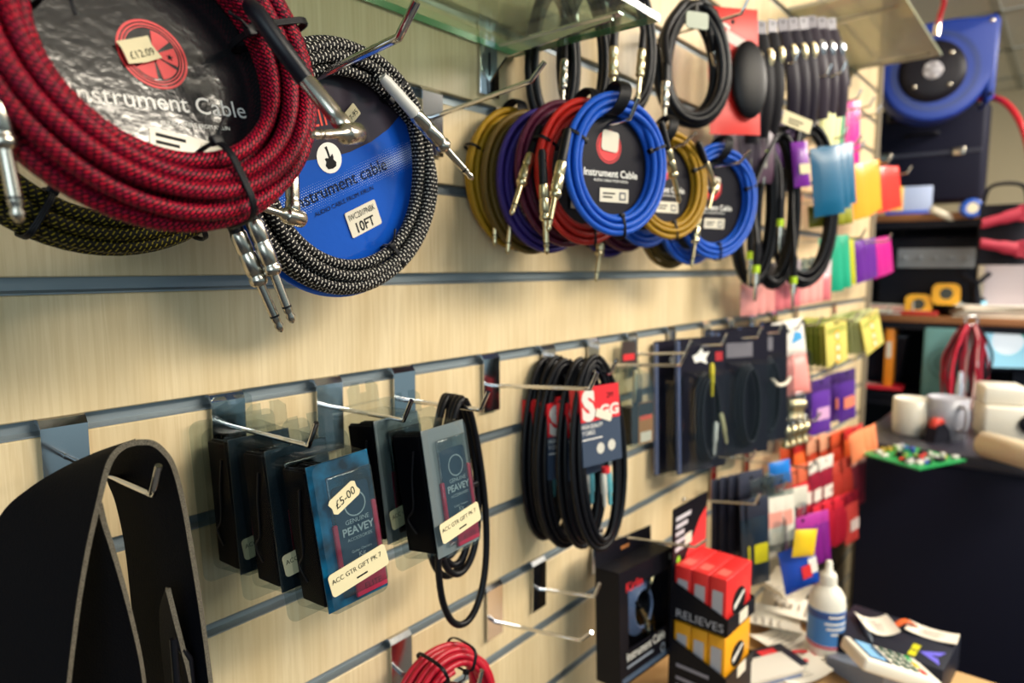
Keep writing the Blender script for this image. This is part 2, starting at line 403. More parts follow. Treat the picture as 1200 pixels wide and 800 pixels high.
# ================================================================== hooks
def hook_mesh(root, L, tilt, zb, up=.022, upang=60, r=.0024, w=.030, hh=.066):
    p = MB()
    prof = [(-.0045, -hh), (-.0045, -.001), (-.001, .0035), (.0062, .0035), (.0062, .0060), (-.0022, .0060), (-.0062, .0005), (-.0062, -hh)]
    n = len(prof); vs = [(x, y, z) for x in (-w / 2, w / 2) for y, z in prof]
    quads = [(0, 1, 6, 7), (1, 2, 5, 6), (2, 3, 4, 5)]
    p.add(vs, quads + [tuple(n + i for i in q[::-1]) for q in quads] + [(i, (i + 1) % n, (i + 1) % n + n, i + n) for i in range(n)], CHROME)
    p.build('wall_plate', root)
    q = MB(); a = math.radians(tilt); b = math.radians(tilt + upang)
    s0 = V((0, -.004, zb)); e = s0 + V((0, -math.cos(a) * L, math.sin(a) * L))
    ds, de = V((0, -math.cos(a), math.sin(a))), V((0, -math.cos(b), math.sin(b)))
    q.tube([s0, s0 + ds * L * .5, e - ds * .006, e + V((0, 0, 0)), e + de * .006, e + de * up], r, CHROME, n=10)
    q.lathe([(r * 1.9, 0), (r * 1.7, .003), (r, .0045)], CHROME, along(s0 + V((0, .002, 0)), s0 + ds), 10)
    q.build('prong', root)
HG = {'b': 'chrome hooks along the groove below eye level', 'l': 'chrome hooks in the lower grooves', 'u': 'chrome hooks in the upper grooves'}
def hook(X, k, L, label, g, tilt=2, zb=-.03, **kw):
    t = thing('display_hook', label, 'hook', (X, 0, GA(k)), group=HG[g]); hook_mesh(t, L, tilt, zb, **kw); return t
hook(.167, -1, .142, 'chrome hook carrying the black leather strap', 'b', tilt=1, zb=-.022, r=.0021)
hook(.290, -1, .118, 'chrome hook holding the front column of clear gift packs', 'b', tilt=1, zb=-.022, r=.0021)
hook(.393, -1, .108, 'chrome hook holding the second column of clear gift packs', 'b', tilt=1, zb=-.022, r=.0021)
hook(.489, -1, .112, 'chrome hook from which the loose black cable bundle hangs', 'b', tilt=2, zb=-.03)
hook(.632, -1, .147, 'empty chrome hook just before the red and grey carded cables', 'b', tilt=5, zb=-.034)
hook(.752, -1, .100, 'chrome hook threaded through the red and grey carded cables', 'b', tilt=4, zb=-.03)
hook(.866, -1, .142, 'chrome hook passing over the small tapered blister pack', 'b', tilt=5, zb=-.034)
# lower hooks
def hook_at(px0, py0, px1, py1, k, label, g, **kw):
    b = P(px0, py0, .004); X = b.x; e = PX(px1, py1, X); L = math.hypot(e.y + .004, e.z - b.z); tl = math.degrees(math.atan2(e.z - b.z, -(e.y + .004)))
    return hook(X, k, L, label, g, tilt=tl, zb=b.z - GA(k), **kw)
hook_at(579, 728, 680, 750, -4, 'bare chrome hook above the red cable coil at the bottom', 'l', r=.0024, upang=35)
hook_at(631, 690, 697, 699, -4, 'short bare chrome hook left of the black boxed cable', 'l', r=.0024)
b_ = P(735, 630, .058); e_ = PX(816, 641, b_.x); sl_ = (e_.z - b_.z) / (b_.y - e_.y)
hook(b_.x, -4, -e_.y - .004, 'chrome hook reaching over the black boxed cable', 'l', tilt=math.degrees(math.atan(sl_)), zb=b_.z - sl_ * .054 - GA(-4), r=.0022, upang=35)
hook_at(470, 790, 560, 806, -4, 'chrome hook bearing the red cable coil', 'l', r=.0024)
hook_at(802, 585, 885, 590, -3, 'chrome hook behind the black display with red boxes', 'l', r=.0024)
# upper hooks
hook_at(288, 130, 467, 44, 2, 'tall chrome hook bearing the black and white braided cable', 'u', upang=40, r=.0030, up=.026)
hook_at(506, 138, 622, 95, 2, 'empty chrome hook under the near glass shelf', 'u', upang=35, r=.0026)
hook(.135, 2, .235, 'chrome hook carrying the red braided cable coil', 'u', tilt=6, zb=-.036, r=.0028)

# ================================================================== cable parts
def straight_plug(s=1.0, boot=BLACK, metal=NICKEL, bl=.026):
    m = MB(); k = lambda pr: [(r * .82 * s, h * s) for r, h in pr]; q = lambda pr: [(r, h * s) for r, h in pr]
    m.lathe(k([(.0036, -bl), (.0050, -bl + .004), (.0056, 0)]), boot)
    m.lathe(k([(.0058, 0), (.0066, .002), (.0066, .012), (.0061, .013), (.0061, .014), (.0068, .015), (.0068, .027), (.0062, .028), (.0062, .0295), (.0072, .0305), (.0072, .034), (.005, .036)]), metal)
    m.lathe(q([(.00300, .035), (.00300, .0575)]), metal); m.lathe(q([(.00315, .0575), (.00315, .0588)]), BLACK)
    m.lathe(q([(.00300, .0588), (.0029, .0615), (.0022, .0630), (.0031, .0652), (.0018, .0688), (.0004, .0700)]), metal)
    return m
def angle_plug(s=1.0, boot=BLACK, metal=NICKEL, bl=.034):         # cable along +z, tip turned towards -x
    m = MB(); k = lambda pr: [(r * .82 * s, h * s) for r, h in pr]
    m.lathe(k([(.0040, -bl), (.0056, -bl + .004), (.0060, 0)]), boot)
    m.lathe(k([(.0062, 0), (.0070, .003), (.0070, .030), (.0062, .032), (.0074, .034), (.0074, .040), (.006, .042)]), metal)
    T = TR(.010 * s, 0, .046 * s) @ ROT(-PI / 2, 'Y')
    m.lathe(k([(.0078, 0), (.0086, .001), (.0086, .0165), (.0078, .018), (.0060, .0185), (.0060, .021), (.0036, .0225), (.0036, .0440)]), metal, T)
    m.lathe(k([(.0038, .0440), (.0038, .0452)]), BLACK, T)
    m.lathe(k([(.0036, .0452), (.0026, .0480), (.0038, .0500), (.0022, .0535), (.0004, .0545)]), metal, T)
    return m
def put(root, mb, name, p0, p1, tip=None, label=None):            # world points: mesh z axis runs from p0 to p1, -x towards tip
    m = mb.build(name, root, label); a, b = local(root, p0), local(root, p1)
    if tip is None: m.matrix_local = along(a, b)
    else:
        z = (b - a).normalized(); x = -(local(root, tip) - b); x = (x - z * x.dot(z)).normalized(); y = z.cross(x)
        m.matrix_local = M(((x.x, y.x, z.x, a.x), (x.y, y.y, z.y, a.y), (x.z, y.z, z.z, a.z), (0, 0, 0, 1)))
    return m
def spiral(R, turns, zs=1.0, n=64, a0=PI / 2, seed=0, wob=.0012):
    r_ = random.Random(seed); pts = []; ph = [r_.uniform(0, 6.28) for _ in turns]; am = [r_.uniform(.4, 1) * wob for _ in turns]
    N = len(turns)
    for i in range(N):
        for k in range(n):
            t = k / n; s = max(0, (t - .8) / .2); s = s * s * (3 - 2 * s); j = min(i + 1, N - 1)
            dr = turns[i][0] * (1 - s) + turns[j][0] * s; dy = turns[i][1] * (1 - s) + turns[j][1] * s
            a = a0 + 2 * PI * t; w = (am[i] * math.sin(2 * a + ph[i])) * (1 - s) + (am[j] * math.sin(2 * a + ph[j])) * s
            r = R + dr + w; pts.append(V((r * math.cos(a), dy + .6 * w, zs * r * math.sin(a))))
    return pts
def tie(root, R, a, w, dep, dr=0, dy=0, zs=1.0, tail=True, mat=BLACK, r=.0011):
    m = MB(); ca, sa = math.cos(a), math.sin(a); c = V(((R + dr) * ca, dy, (R + dr) * sa * zs)); e = V((ca, 0, sa)); y = V((0, 1, 0)); t = V((-sa, 0, ca))
    pts = [c + e * (w * abs(math.cos(q)) ** .6 * (1 if math.cos(q) > 0 else -1)) + y * (dep * abs(math.sin(q)) ** .6 * (1 if math.sin(q) > 0 else -1)) for q in [2 * PI * i / 24 for i in range(24)]]
    for off in (-.0011, 0, .0011): m.tube([p + t * off for p in pts], r * .8, mat, True, 6)
    h = c - e * w - y * dep * .6
    m.box((0, 0, 0), (.005, .0045, .006), mat, .0006, T=M.Translation(h) @ ROT(-a, 'Y'))
    if tail: m.tube([h, h - e * .006 - y * .004 + t * .004, h - e * .010 - y * .002 + t * .010], .001, mat, n=6)
    return m.build('cable_tie', root)

# ---------------- red braided cable
RC = thing('coiled_cable', 'large red braided instrument cable around a glossy black round card', 'cable', P(187, 57, .190), rz=2, lean=-12, group=None)
R0 = .0570; cr_ = .0043
TURNS = [(.0035, -.005), (.0118, -.011), (.0205, -.012), (.0280, -.006), (.0075, .003), (.0160, -.002), (.0240, .002), (.0315, .004), (.0110, .012), (.0200, .011), (.0285, .012)]
m = MB(); m.tube(spiral(R0, TURNS, seed=3, wob=.0016, a0=2.2), cr_, BRAIDRED, n=12); m.build('cable', RC)
m = MB(); Y0 = .0195
m.prism(circ(0, 0, .083, 72), Y0, Y0 + .0012, SHINYBLACK)
lx, lz = inpl(RC, 179, 64, Y0)
def logo(m, lx, lz, r, y):
    for a, b in ((.93, 1.0), (.84, .89), (.77, .80)): m.ring(lx, lz, r * a, r * b, y, REDINK)
    for a0, a1 in ((55, 100), (-5, 40), (-62, -15), (235, 285)):
        m.ring(lx, lz, r * .12, r * .72, y, REDINK, math.radians(a0 - 12), math.radians(a1 - 12), 12)
    m.text('KIRLIN', lx - r * .30, lz + r * .42, r * .95, y, REDINK, ang=-2.0, align='l')
    m.flat([(lx + r * .48 + r * .11 * (1 if i % 2 == 0 else .42) * math.cos(PI / 2 + i * PI / 5), lz + r * .02 + r * .11 * (1 if i % 2 == 0 else .42) * math.sin(PI / 2 + i * PI / 5)) for i in range(10)], y - .0002, INK)
logo(m, lx, lz, .0185, Y0 - .0003)
a = inpl(RC, 84, 118, Y0); b = inpl(RC, 289, 139, Y0); an = math.atan2(b[1] - a[1], b[0] - a[0]); w = math.hypot(b[0] - a[0], b[1] - a[1])
m.text('Instrument Cable', a[0], a[1], w, Y0 - .0003, WHITEINK, ang=an)
c_ = inpl(RC, 188, 146, Y0); m.text('AUDIO CABLE FROM KIRLIN', c_[0], c_[1], .040, Y0 - .0003, WHITEINK, ang=an)
RCC = m.build('round_card', RC, 'glossy black printed card')
def price_tag(root, px, py, w, h, ang, body, y, tilt=0, name='price_tag', jag=False, parent=None):
    m = MB(); x, z = inpl(root, px, py, y)
    T = TR(x, y, z) @ ROT(-ang, 'Y') @ ROT(tilt, 'X')
    poly = rrect(w, h, h * .12) if not jag else [(-w / 2, -h * .42), (-w * .46, h * .2), (-w * .5, h * .5), (w * .44, h * .5), (w * .40, h * .1), (w * .5, -h * .45), (0, -h * .5)]
    m.prism(poly, -.0003, .0001, CREAM, T); m.text(body, 0, -h * .28, w * .72, -.0005, INK, ang=0, align='c', T=T)
    return m.build(name, parent or root, 'cream price sticker')
price_tag(RC, 164, 59, .0195, .0125, .42, '£12.09', Y0 - .003, jag=True, parent=RCC)
x, z = inpl(RC, 222, 172, Y0); m = MB(); T = TR(x, Y0, z) @ ROT(.10, 'Y')
m.prism(rrect(.042, .0115, .0015), -.0004, 0, C('b9b29e', .25, spec=.6), T); m.bars(-.018, .0015, .016, 2, .004, -.0006, INK, T); m.box((.0125, -.0005, 0), (.012, .0007, .0065), C('d8cfba', .4), T=T)
m.build('size_sticker', RCC, 'shiny beige sticker')
for px, py in ((66, 2), (262, 214), (316, 40)):
    x, z = inpl(RC, px, py); tie(RC, R0 + .0155, math.atan2(z, x), .0215, .0185, dy=.001, r=.0012)
# its angled plug at the upper right, the straight plugs below and at the left
put(RC, angle_plug(.84, boot=C('14151d', .4, spec=.3)), 'jack_plug', P(357, 92, .222), P(410, 156, .242), P(354, 178, .268))
m = MB(); q_ = smooth_path([local(RC, P(292, 6, .205)), local(RC, P(304, 20, .213)), local(RC, P(330, 56, .219)), local(RC, P(357, 92, .222))], 6); m.tube(q_, [.0042 + .0010 * min(1, i / 5) for i in range(len(q_))], C('14151d', .4, spec=.3), n=12); m.build('heat_shrink_sleeve', RC, 'dark grey sleeve')
put(RC, straight_plug(.9), 'jack_plug', P(-12, 80, .205), P(18, 237, .205))
# ---------------- olive braided cable behind the red one
OC = thing('coiled_cable', 'olive and black braided cable coil tucked behind the red one', 'cable', P(132, 92, .105), rz=0, lean=6)
m = MB(); m.tube(spiral(.083, [(0, -.004), (.008, -.006), (.0155, -.003), (.004, .004), (.0115, .005), (.0185, .004)], seed=5, a0=2.0), .0043, BRAIDOLIVE, n=10); m.build('cable', OC)
put(OC, straight_plug(1.0), 'jack_plug', P(278, 272, .150), P(319, 364, .152))
put(OC, straight_plug(1.0), 'jack_plug', P(297, 258, .158), P(332, 349, .160))
put(OC, angle_plug(.8), 'jack_plug', P(342, 190, .155), P(343, 238, .16), P(312, 243, .165))
tie(OC, .092, -2.05, .0155, .012); tie(OC, .092, -1.05, .0155, .012)
# ---------------- black and white braided cable on a blue card
BC = thing('coiled_cable', 'black and white braided cable coil on a blue round card', 'cable', (.345, -.100, H + .076), rz=1, lean=3)
m = MB(); m.tube(spiral(.0745, [(.0, -.008), (.0085, -.013), (.0170, -.010), (.004, -.001), (.0125, -.004), (.0200, -.003)], seed=11, a0=1.1), .0043, BRAIDBW, n=12); m.build('cable', BC)
m = MB(); BLUECARD = pbr('blue_gloss_card', '1350b8', .16, spec=.6, coat=.4, bump=(120, .14)); CHAR = pbr('charcoal_gloss_card', '37303a', .2, spec=.5)
Rc = .0985; m.prism(circ(0, -.003, Rc, 96), .0035, .0047, BLUECARD)
arc = lambda t: -.0365 + 0 * t
top = [(Rc * math.cos(math.radians(a)) * .999, -.003 + Rc * math.sin(math.radians(a)) * .999) for a in range(38, 151, 4)]
low = [inpl(BC, *q, .0035) for q in ((322, 190), (352, 189), (385, 185), (410, 178), (435, 166), (455, 151), (472, 131))]
top = [p for p in top if True]
m.flat(top + low, .0033, CHAR)
a = inpl(BC, 350, 246, .003); b = inpl(BC, 454, 198, .003); ang = math.atan2(b[1] - a[1], b[0] - a[0]); w = math.hypot(b[0] - a[0], b[1] - a[1])
NAVYINK = pbr('navy_print', '10182c', .4); DOT = pbr('pale_blue_dots', 'cfe0f2', .4)
dx, dz = math.cos(ang), math.sin(ang)
def off(p, u, v): return (p[0] + dx * u - dz * v, p[1] + dz * u + dx * v)
m.text('instrument cable', *off(a, -.003, 0), w + .003, .0029, NAVYINK, ang=ang)
m.text('AUDIO CABLE FROM KIRLIN', *off(a, .012, -.0105), w * .66, .0029, NAVYINK, ang=ang)
for i in range(-14, 64):
    for j in range(-6, 7):
        s = (1 - abs(j) / 7.2) * (abs(i - 22) / 30 * .5 + .3)
        u = (i + .5 * (j % 2)) * .0021 - .004; v = .004 + j * .00185; q = off(a, u, v)
        if s > .12 and math.hypot(q[0], q[1]) < .094: m.flat(circ(q[0], q[1], min(.00095 * s, .00066), 6), .00305, DOT)
g = inpl(BC, 386, 185, .003); m.flat(circ(*g, .0118, 32), .0030, WHITEINK)
gp = [(-.6, -1.0), (-.75, -.6), (-.5, -.25), (-.62, .05), (-.35, .12), (-.2, -.02), (-.09, .1), (-.1, .8), (-.2, 1.15), (.12, 1.2), (.12, .8), (.12, .08), (.28, .18), (.5, .3), (.52, .0), (.42, -.28), (.66, -.62), (.5, -1.0), (.0, -1.12)]
ca, sa = math.cos(ang * .6 + .15), math.sin(ang * .6 + .15)
m.flat([(g[0] + .0076 * (x * ca - z * sa), g[1] + .0076 * (x * sa + z * ca)) for x, z in gp], .0027, INK)
kx = inpl(BC, 368, 158, .003); m.text('KIRLIN', kx[0] - .028, kx[1] - .003, .052, .0029, pbr('orange_print', 'e4402a', .45), ang=ang * .7)
BCC = m.build('round_card', BC, 'glossy blue printed card')
m = MB(); s0 = inpl(BC, 426, 256, .0026); T = TR(s0[0], .0026, s0[1]) @ ROT(-ang, 'Y')
m.prism(rrect(.034, .0215, .0016), -.0004, 0, WHITE, T); m.text('IWC201PNBK', -.0145, .0030, .029, -.0006, INK, h=.0052, T=T); m.text('10FT', -.010, -.0085, .020, -.0006, INK, h=.0085, T=T, bold=.02)
m.build('size_sticker', BCC, 'white 10FT sticker')
price_tag(BC, 413, 133, .0135, .0105, .85, '7-95', .0018, parent=BCC)
put(BC, straight_plug(1.12, boot=C('c9c7c2', .4), bl=.034), 'jack_plug', P(486, 133, .14), P(556, 212, .145))
tie(BC, .0835, -.95, .012, .010, dy=-.005, r=.0009); tie(BC, .0835, 1.0, .012, .010, dy=-.005, r=.0009, tail=False)
m = MB(); m.tube(smooth_path([local(BC, P(440, 88, .118)), local(BC, P(462, 108, .13)), local(BC, P(487, 134, .14))], 6), .0040, BRAIDBW, n=12); m.build('cable_tail', BC)

# ================================================================== strap
def polycurve(pts, n=6): return smooth_path(pts, n)
def ruled(m, A, B, th, mat, edge, nv=8, bulge=None):
    A, B = polycurve(A), polycurve(B); n = min(len(A), len(B))
    def fn(u, v):
        i = min(int(u * (n - 1) + .5), n - 1); p = A[i].lerp(B[i], v); return p
    m.slab(fn, n - 1, nv, th, mat, edge)
ST = thing('guitar_strap', 'wide black leather strap with grey suede edges hung from hook', 'guitar strap', (.167, -.10, H - .13))
def W(lst): return [local(ST, P(x, y, d)) for x, y, d in lst]
m = MB()
ruled(m, W([(160, 518, .140), (143, 524, .141), (128, 543, .142), (116, 588, .143), (103, 645, .144), (92, 710, .145), (82, 790, .146), (74, 870, .146)]),
         W([(160, 517, .132), (118, 531, .112), (78, 549, .095), (36, 574, .085), (2, 606, .082), (-26, 672, .082), (-44, 770, .085), (-50, 880, .086)]), .0034, LEATHER, SUEDE)
ruled(m, W([(160, 518, .140), (178, 519, .141), (192, 529, .142), (204, 548, .142), (215, 590, .142), (224, 640, .142), (236, 715, .142), (249, 815, .142), (254, 870, .142)]),
         W([(160, 517, .134), (150, 523, .112), (137, 536, .094), (127, 556, .084), (138, 588, .080), (149, 640, .076), (158, 720, .076), (170, 815, .076), (176, 870, .076)]), .0034, LEATHER, SUEDE)
m.build('leather_band', ST)
m = MB()
ruled(m, W([(117, 590, .139), (123, 615, .138), (131, 640, .138), (144, 684, .138), (157, 735, .138), (168, 790, .138), (176, 870, .138)]),
         W([(60, 590, .085), (58, 615, .084), (56, 650, .083), (56, 694, .083), (58, 745, .083), (60, 800, .083), (62, 870, .083)]), .0032, LEATHER, SUEDE)
m.build('inner_band', ST)
m = MB()
ruled(m, W([(197, 690, .139), (200, 702, .139), (207, 730, .139), (216, 765, .138), (224, 800, .138), (232, 870, .138)]),
         W([(197, 688, .128), (190, 712, .118), (190, 740, .112), (193, 775, .110), (198, 815, .110), (206, 880, .110)]), .0030, LEATHER, SUEDE)
for a, b in (((203, 748), (207, 800)), ((203, 748), (222, 772)), ((207, 800), (227, 830)), ((222, 772), (227, 830))):
    m.tube(W([(a[0], a[1], .136), (b[0], b[1], .136)]), .0022, BLACK)
m.build('adjuster_tail', ST)

# ================================================================== clear gift packs
BLUEINS = pbr('teal_insert_card', '0d6c98', .3, noise=(30, '081a2c'))
PINK = pbr('pink_red_plastic', 'd2244e', .3)
def webbing():
    return ribbed('black_webbing', '10111c', '05050b', .55, .6)
WEB = webbing(); WEB.node_tree.nodes['Principled BSDF'].inputs['Specular IOR Level'].default_value = .06
def gift_pack(label, loc, rz, lean, roll, back_only=False, tag_text=None, insert=BLUEINS):
    t = thing('gift_pack', label, 'gift pack', loc, rz, lean, roll, 'clear gift packs on the middle hooks')
    w, h, dp = .058, .120, .046                                      # the front of the box; local y = 0 is the flange
    m = MB()
    m.prism(rrect(w + .018, h + .016, .008), 0, .0006, CLEAR)
    m.prism([(-.018, h / 2 + .006), (.018, h / 2 + .006), (.018, h / 2 + .022), (.012, h / 2 + .027), (.004, h / 2 + .027), (.004, h / 2 + .017), (-.004, h / 2 + .017), (-.004, h / 2 + .027), (-.012, h / 2 + .027), (-.018, h / 2 + .022)], 0, .0006, CLEAR)
    m.build('backing_flange', t)
    m = MB(); f, b = rrect(w - .006, h - .006, .007), rrect(w, h, .008); n = len(f)
    f2 = rrect(w - .009, h - .009, .006)
    vs = [(x, 0, z) for x, z in b] + [(x, -dp + .003, z) for x, z in f] + [(x, -dp, z) for x, z in f2]
    m.add(vs, [(i, (i + 1) % n, (i + 1) % n + n, i + n) for i in range(n)] + [(i + n, (i + 1) % n + n, (i + 1) % n + 2 * n, i + 2 * n) for i in range(n)], CLEARS, None, True)
    m.add(vs, [tuple(range(2 * n, 3 * n))], CLEARW)
    cs = m.build('clear_shell', t)
    m = MB()
    for i in range(8):                                               # folded strap standing along the left side
        x = -.0250 + .0034 * i
        m.box((x, -.0215 + .0008 * math.sin(i * 2.1), 0), (.0030, .033 + .002 * math.sin(i * 1.3), h - .018 + .002 * math.sin(i * 1.7)), WEB, .0012)
    m.tube(smooth_path([(-.0276, -.030, .038), (-.0280, -.024, .014), (-.0277, -.020, -.012), (-.0280, -.012, -.022), (-.0277, -.020, -.034)], 5), .0010, BLACK, n=6)
    m.build('folded_strap', t, 'folded black webbing strap')
    m = MB(); m.box((.0005, -.0405, 0), (.053, .0010, h - .010), insert); ic = m.build('insert_card', t, 'teal blue insert card')
    m = MB(); m.prism(rrect(.032, .080, .004, .006, -.006), -.0428, -.0412, C('1f3a56', .25, spec=.6))
    for zz, tx, wd_ in ((.004, 'GENUINE', .021), (-.004, 'PEAVEY', .028), (-.009, 'ACCESSORIES', .022), (-.018, 'Guitar Owners', .018), (-.0225, 'Kit', .006), (-.027, 'Instruction book', .022)):
        m.text(tx, .008, zz, wd_, -.0431, C('c9d2d6', .4), align='c', bold=.025 if tx == 'PEAVEY' else 0)
    m.ring(.008, .018, .0085, .0095, -.0431, C('c9d2d6', .4)); m.build('printed_panel', ic, 'dark blue printed panel')
    m = MB(); m.box((.006, -.0442, -.002), (.040, .0030, .092), CLEARW, .0014); m.build('inner_tube', cs, 'clear inner tube')
    m = MB(); m.box((-.0115, -.0425, -.016), (.004, .003, .046), PINK, .001); m.build('red_accessory', t, 'pinkish red plastic piece')
    m = MB(); m.box((.0240, -.0425, -.006), (.004, .003, .044), PINK, .001); m.build('red_accessory', t, 'pinkish red plastic piece')
    m = MB(); m.box((.0115, -.0428, -.043), (.028, .003, .018), PINK, .001); m.text('ELITE', .0125, -.048, .015, -.0445, C('7c1230', .4), align='c'); m.build('red_accessory', t, 'pinkish red plastic piece')
    m = MB(); T = TR(.001, -dp - .0002, -.031) @ ROT(-.12, 'Y')
    m.prism(rrect(.052, .0175, .003), -.0004, 0, CREAM, T); m.text('ACC GTR GIFT PK 7', -.024, .0008, .045, -.0006, INK, T=T); m.bars(-.004, -.0052, .010, 1, .003, -.0006, INK, T)
    m.build('name_label', cs, 'cream name sticker')
    if tag_text:
        m = MB(); T = TR(-.002, -dp - .0003, .026) @ ROT(-.42, 'Y')
        m.prism([(-.0135, -.004), (-.0125, .0), (-.0135, .0045), (-.011, .0065), (.011, .0065), (.0135, .0045), (.0125, 0), (.0135, -.004), (.011, -.0065), (-.011, -.0065)], -.0004, 0, CREAM, T)
        m.text(tag_text, 0, -.003, .019, -.0006, INK, T=T, align='c', shear=.2); m.build('price_tag', cs, 'cream price sticker')
    return t
gift_pack('clear gift pack with a £5.00 tag, frontmost on its hook', (.308, -.106, H - .202), -4, -7, -4, tag_text='£5-00')
g0 = gift_pack('clear gift pack second from the front, behind the £5.00 one', (.300, -.060, H - .197), -3, -6, -2, insert=C('28343f', .35))
dup(g0, 'clear gift pack pressed against the wall behind the £5.00 one', (.294, -.012, H - .194), -2, -4, -1)
g1 = gift_pack('clear gift pack without price tag, front of the second hook', (.414, -.106, H - .199), 2, -9, -1, insert=C('8a8f92', .35))
dup(g1, 'clear gift pack hidden behind the front one of the second hook', (.402, -.057, H - .194), 2, -7, -1)

# ================================================================== loose black cable bundle
BB = thing('cable_bundle', 'loose bundle of plain black cable behind the gift packs', 'cable', (.486, -.080, H - .140))
m = MB(); LB = []
for i, (wd_, ht, dx_, dy_) in enumerate([(.028, .185, .004, -.004), (.022, .178, .006, .003), (.030, .190, .003, .008), (.024, .172, .004, .013), (.034, .238, .004, -.010)]):
    for k in range(32):
        a = PI / 2 + 2 * PI * k / 32; LB.append((dx_ + wd_ * math.cos(a) * (1 - .25 * math.sin(a)), dy_ + .002 * math.sin(2 * a), -ht / 2 + ht / 2 * math.sin(a) + .008 - (.0 if i < 4 else 0)))
m.tube(smooth_path(LB, 2), .0036, CABLEBLACK, n=10); m.build('cable', BB)
m = MB(); m.box((.004, .003, -.085), (.046, .03, .006), BLACK, .002); m.build('cable_tie', BB)

# ================================================================== red plain cable coil at the bottom
BR = thing('coiled_cable', 'thick plain red cable coil at the bottom edge', 'cable', P(524, 822, .075), rz=-8, lean=-4)
REDCABLE = pbr('red_pvc_cable', 'b3102a', .35)
m = MB(); m.tube(spiral(.040, [(0, -.014), (.006, -.018), (.012, -.014), (.002, -.006), (.009, -.007), (.015, -.006), (.001, .003), (.008, .003), (.014, .003), (.003, .012), (.010, .012), (.016, .010)], seed=21, wob=.002), .0034, REDCABLE, n=10); m.build('cable', BR)
tie(BR, .0495, 1.95, .013, .024, dy=-.004); tie(BR, .0495, 1.2, .013, .024, dy=-.004)

# ================================================================== carded black cables, red and grey sleeves
SG = 'carded black cables on one hook'
SRED = pbr('sleeve_red', 'd8262f', .4); SGREY = pbr('sleeve_slate', '39455a', .4)
def s_cable(label, loc, rz, lean, dz=0, front=True):
    t = thing('carded_cable', label, 'cable', loc, rz, lean, 0, SG)
    m = MB(); pts = []
    for i in range(5):
        for k in range(40):
            a = PI / 2 + 2 * PI * k / 40
            pts.append(((.037 + .0040 * (i - 1.5)) * math.cos(a) * (1 - .10 * math.sin(a)) + .002 * math.sin(i * 3), .0052 * (i % 2) - .003 + .002 * math.sin(a + i), -.118 + (.118 + .003 * (i - 1.5)) * math.sin(a)))
    m.tube(smooth_path(pts, 1), .0036, CABLEBLACK, n=10); m.build('cable', t)
    m = MB(); T = TR(0, 0, -.080 + dz)
    w, h = .072, .100
    m.box((0, -.0085, h * .28 + .0004), (w, .0008, h * .44), SRED, T=T); m.box((0, -.0085, -h * .22), (w, .0008, h * .56), SGREY, T=T)
    m.box((0, .0095, 0), (w, .0008, h), SGREY, T=T); m.box((-w / 2, .0005, h * .28), (.0008, .0184, h * .44), SRED, T=T); m.box((-w / 2, .0005, -h * .22), (.0008, .0184, h * .56), SGREY, T=T)
    m.box((w / 2, .0005, 0), (.0008, .0184, h), SGREY, T=T)
    y = -.0093
    m.text('S', -.034, .010, .024, y, C('d8d4cc', .5), h=.036, T=T, bold=.06)
    m.text('GG', -.002, .011, .036, y, C('d8d4cc', .5), h=.014, T=T, bold=.04)
    m.text('2M', .012, .033, .012, y, INK, T=T)
    m.text('HIGH QUALITY', -.036, -.002, .038, y, WHITEINK, h=.0055, T=T); m.text('Y CABLE', -.036, -.010, .023, y, WHITEINK, h=.0055, T=T); m.bars(-.036, -.0165, .036, 1, .003, y, WHITEINK, T)
    m.flat(circ(-.004, -.030, .0075, 8), y, C('c8c4ba', .5), T); m.flat(circ(.017, -.029, .0075, 8), y, C('c8c4ba', .5), T)
    m.build('card_sleeve', t, 'red and slate printed sleeve')
    if front:
        m = MB(); m.prism(rrect(.030, .011, .002), -.0103, -.0097, WHITE, T @ TR(.004, 0, .012) @ ROT(.35, 'Y')); m.build('price_tag', t, 'white price sticker')
    for dx_, mt in ((.006, C('c9c6bd', .3)), (.016, C('5fa8b4', .3))):
        m = MB(); m.lathe([(.0035, 0), (.0044, .004), (.0044, .026), (.003, .028), (.0028, .040), (.0018, .044)], mt, TR(dx_, -.002, -.146) @ ROT(PI, 'X'), 12)
        m.build('jack_plug', t)
    m = MB(); m.lathe([(.0055, 0), (.0055, .008)], SRED if front else WHITE, TR(.011, -.002, -.146), 12); m.build('plug_collar', t)
    return t
s_cable('front carded black cable, sleeve facing out with white price sticker', (.742, -.084, H - .123), -11, -5)
sb = s_cable('carded black cable second from front, behind the price-stickered one', (.742, -.062, H - .128), -6, -3, dz=-.016, front=False)
dup(sb, 'carded black cable in the middle of the row of five', (.733, -.044, H - .130), -14, -2)
dup(sb, 'carded black cable second from the wall in the row of five', (.738, -.026, H - .128), -4, -2)
dup(sb, 'carded black cable nearest the wall in the row of five', (.736, -.010, H - .130), -2, -1)
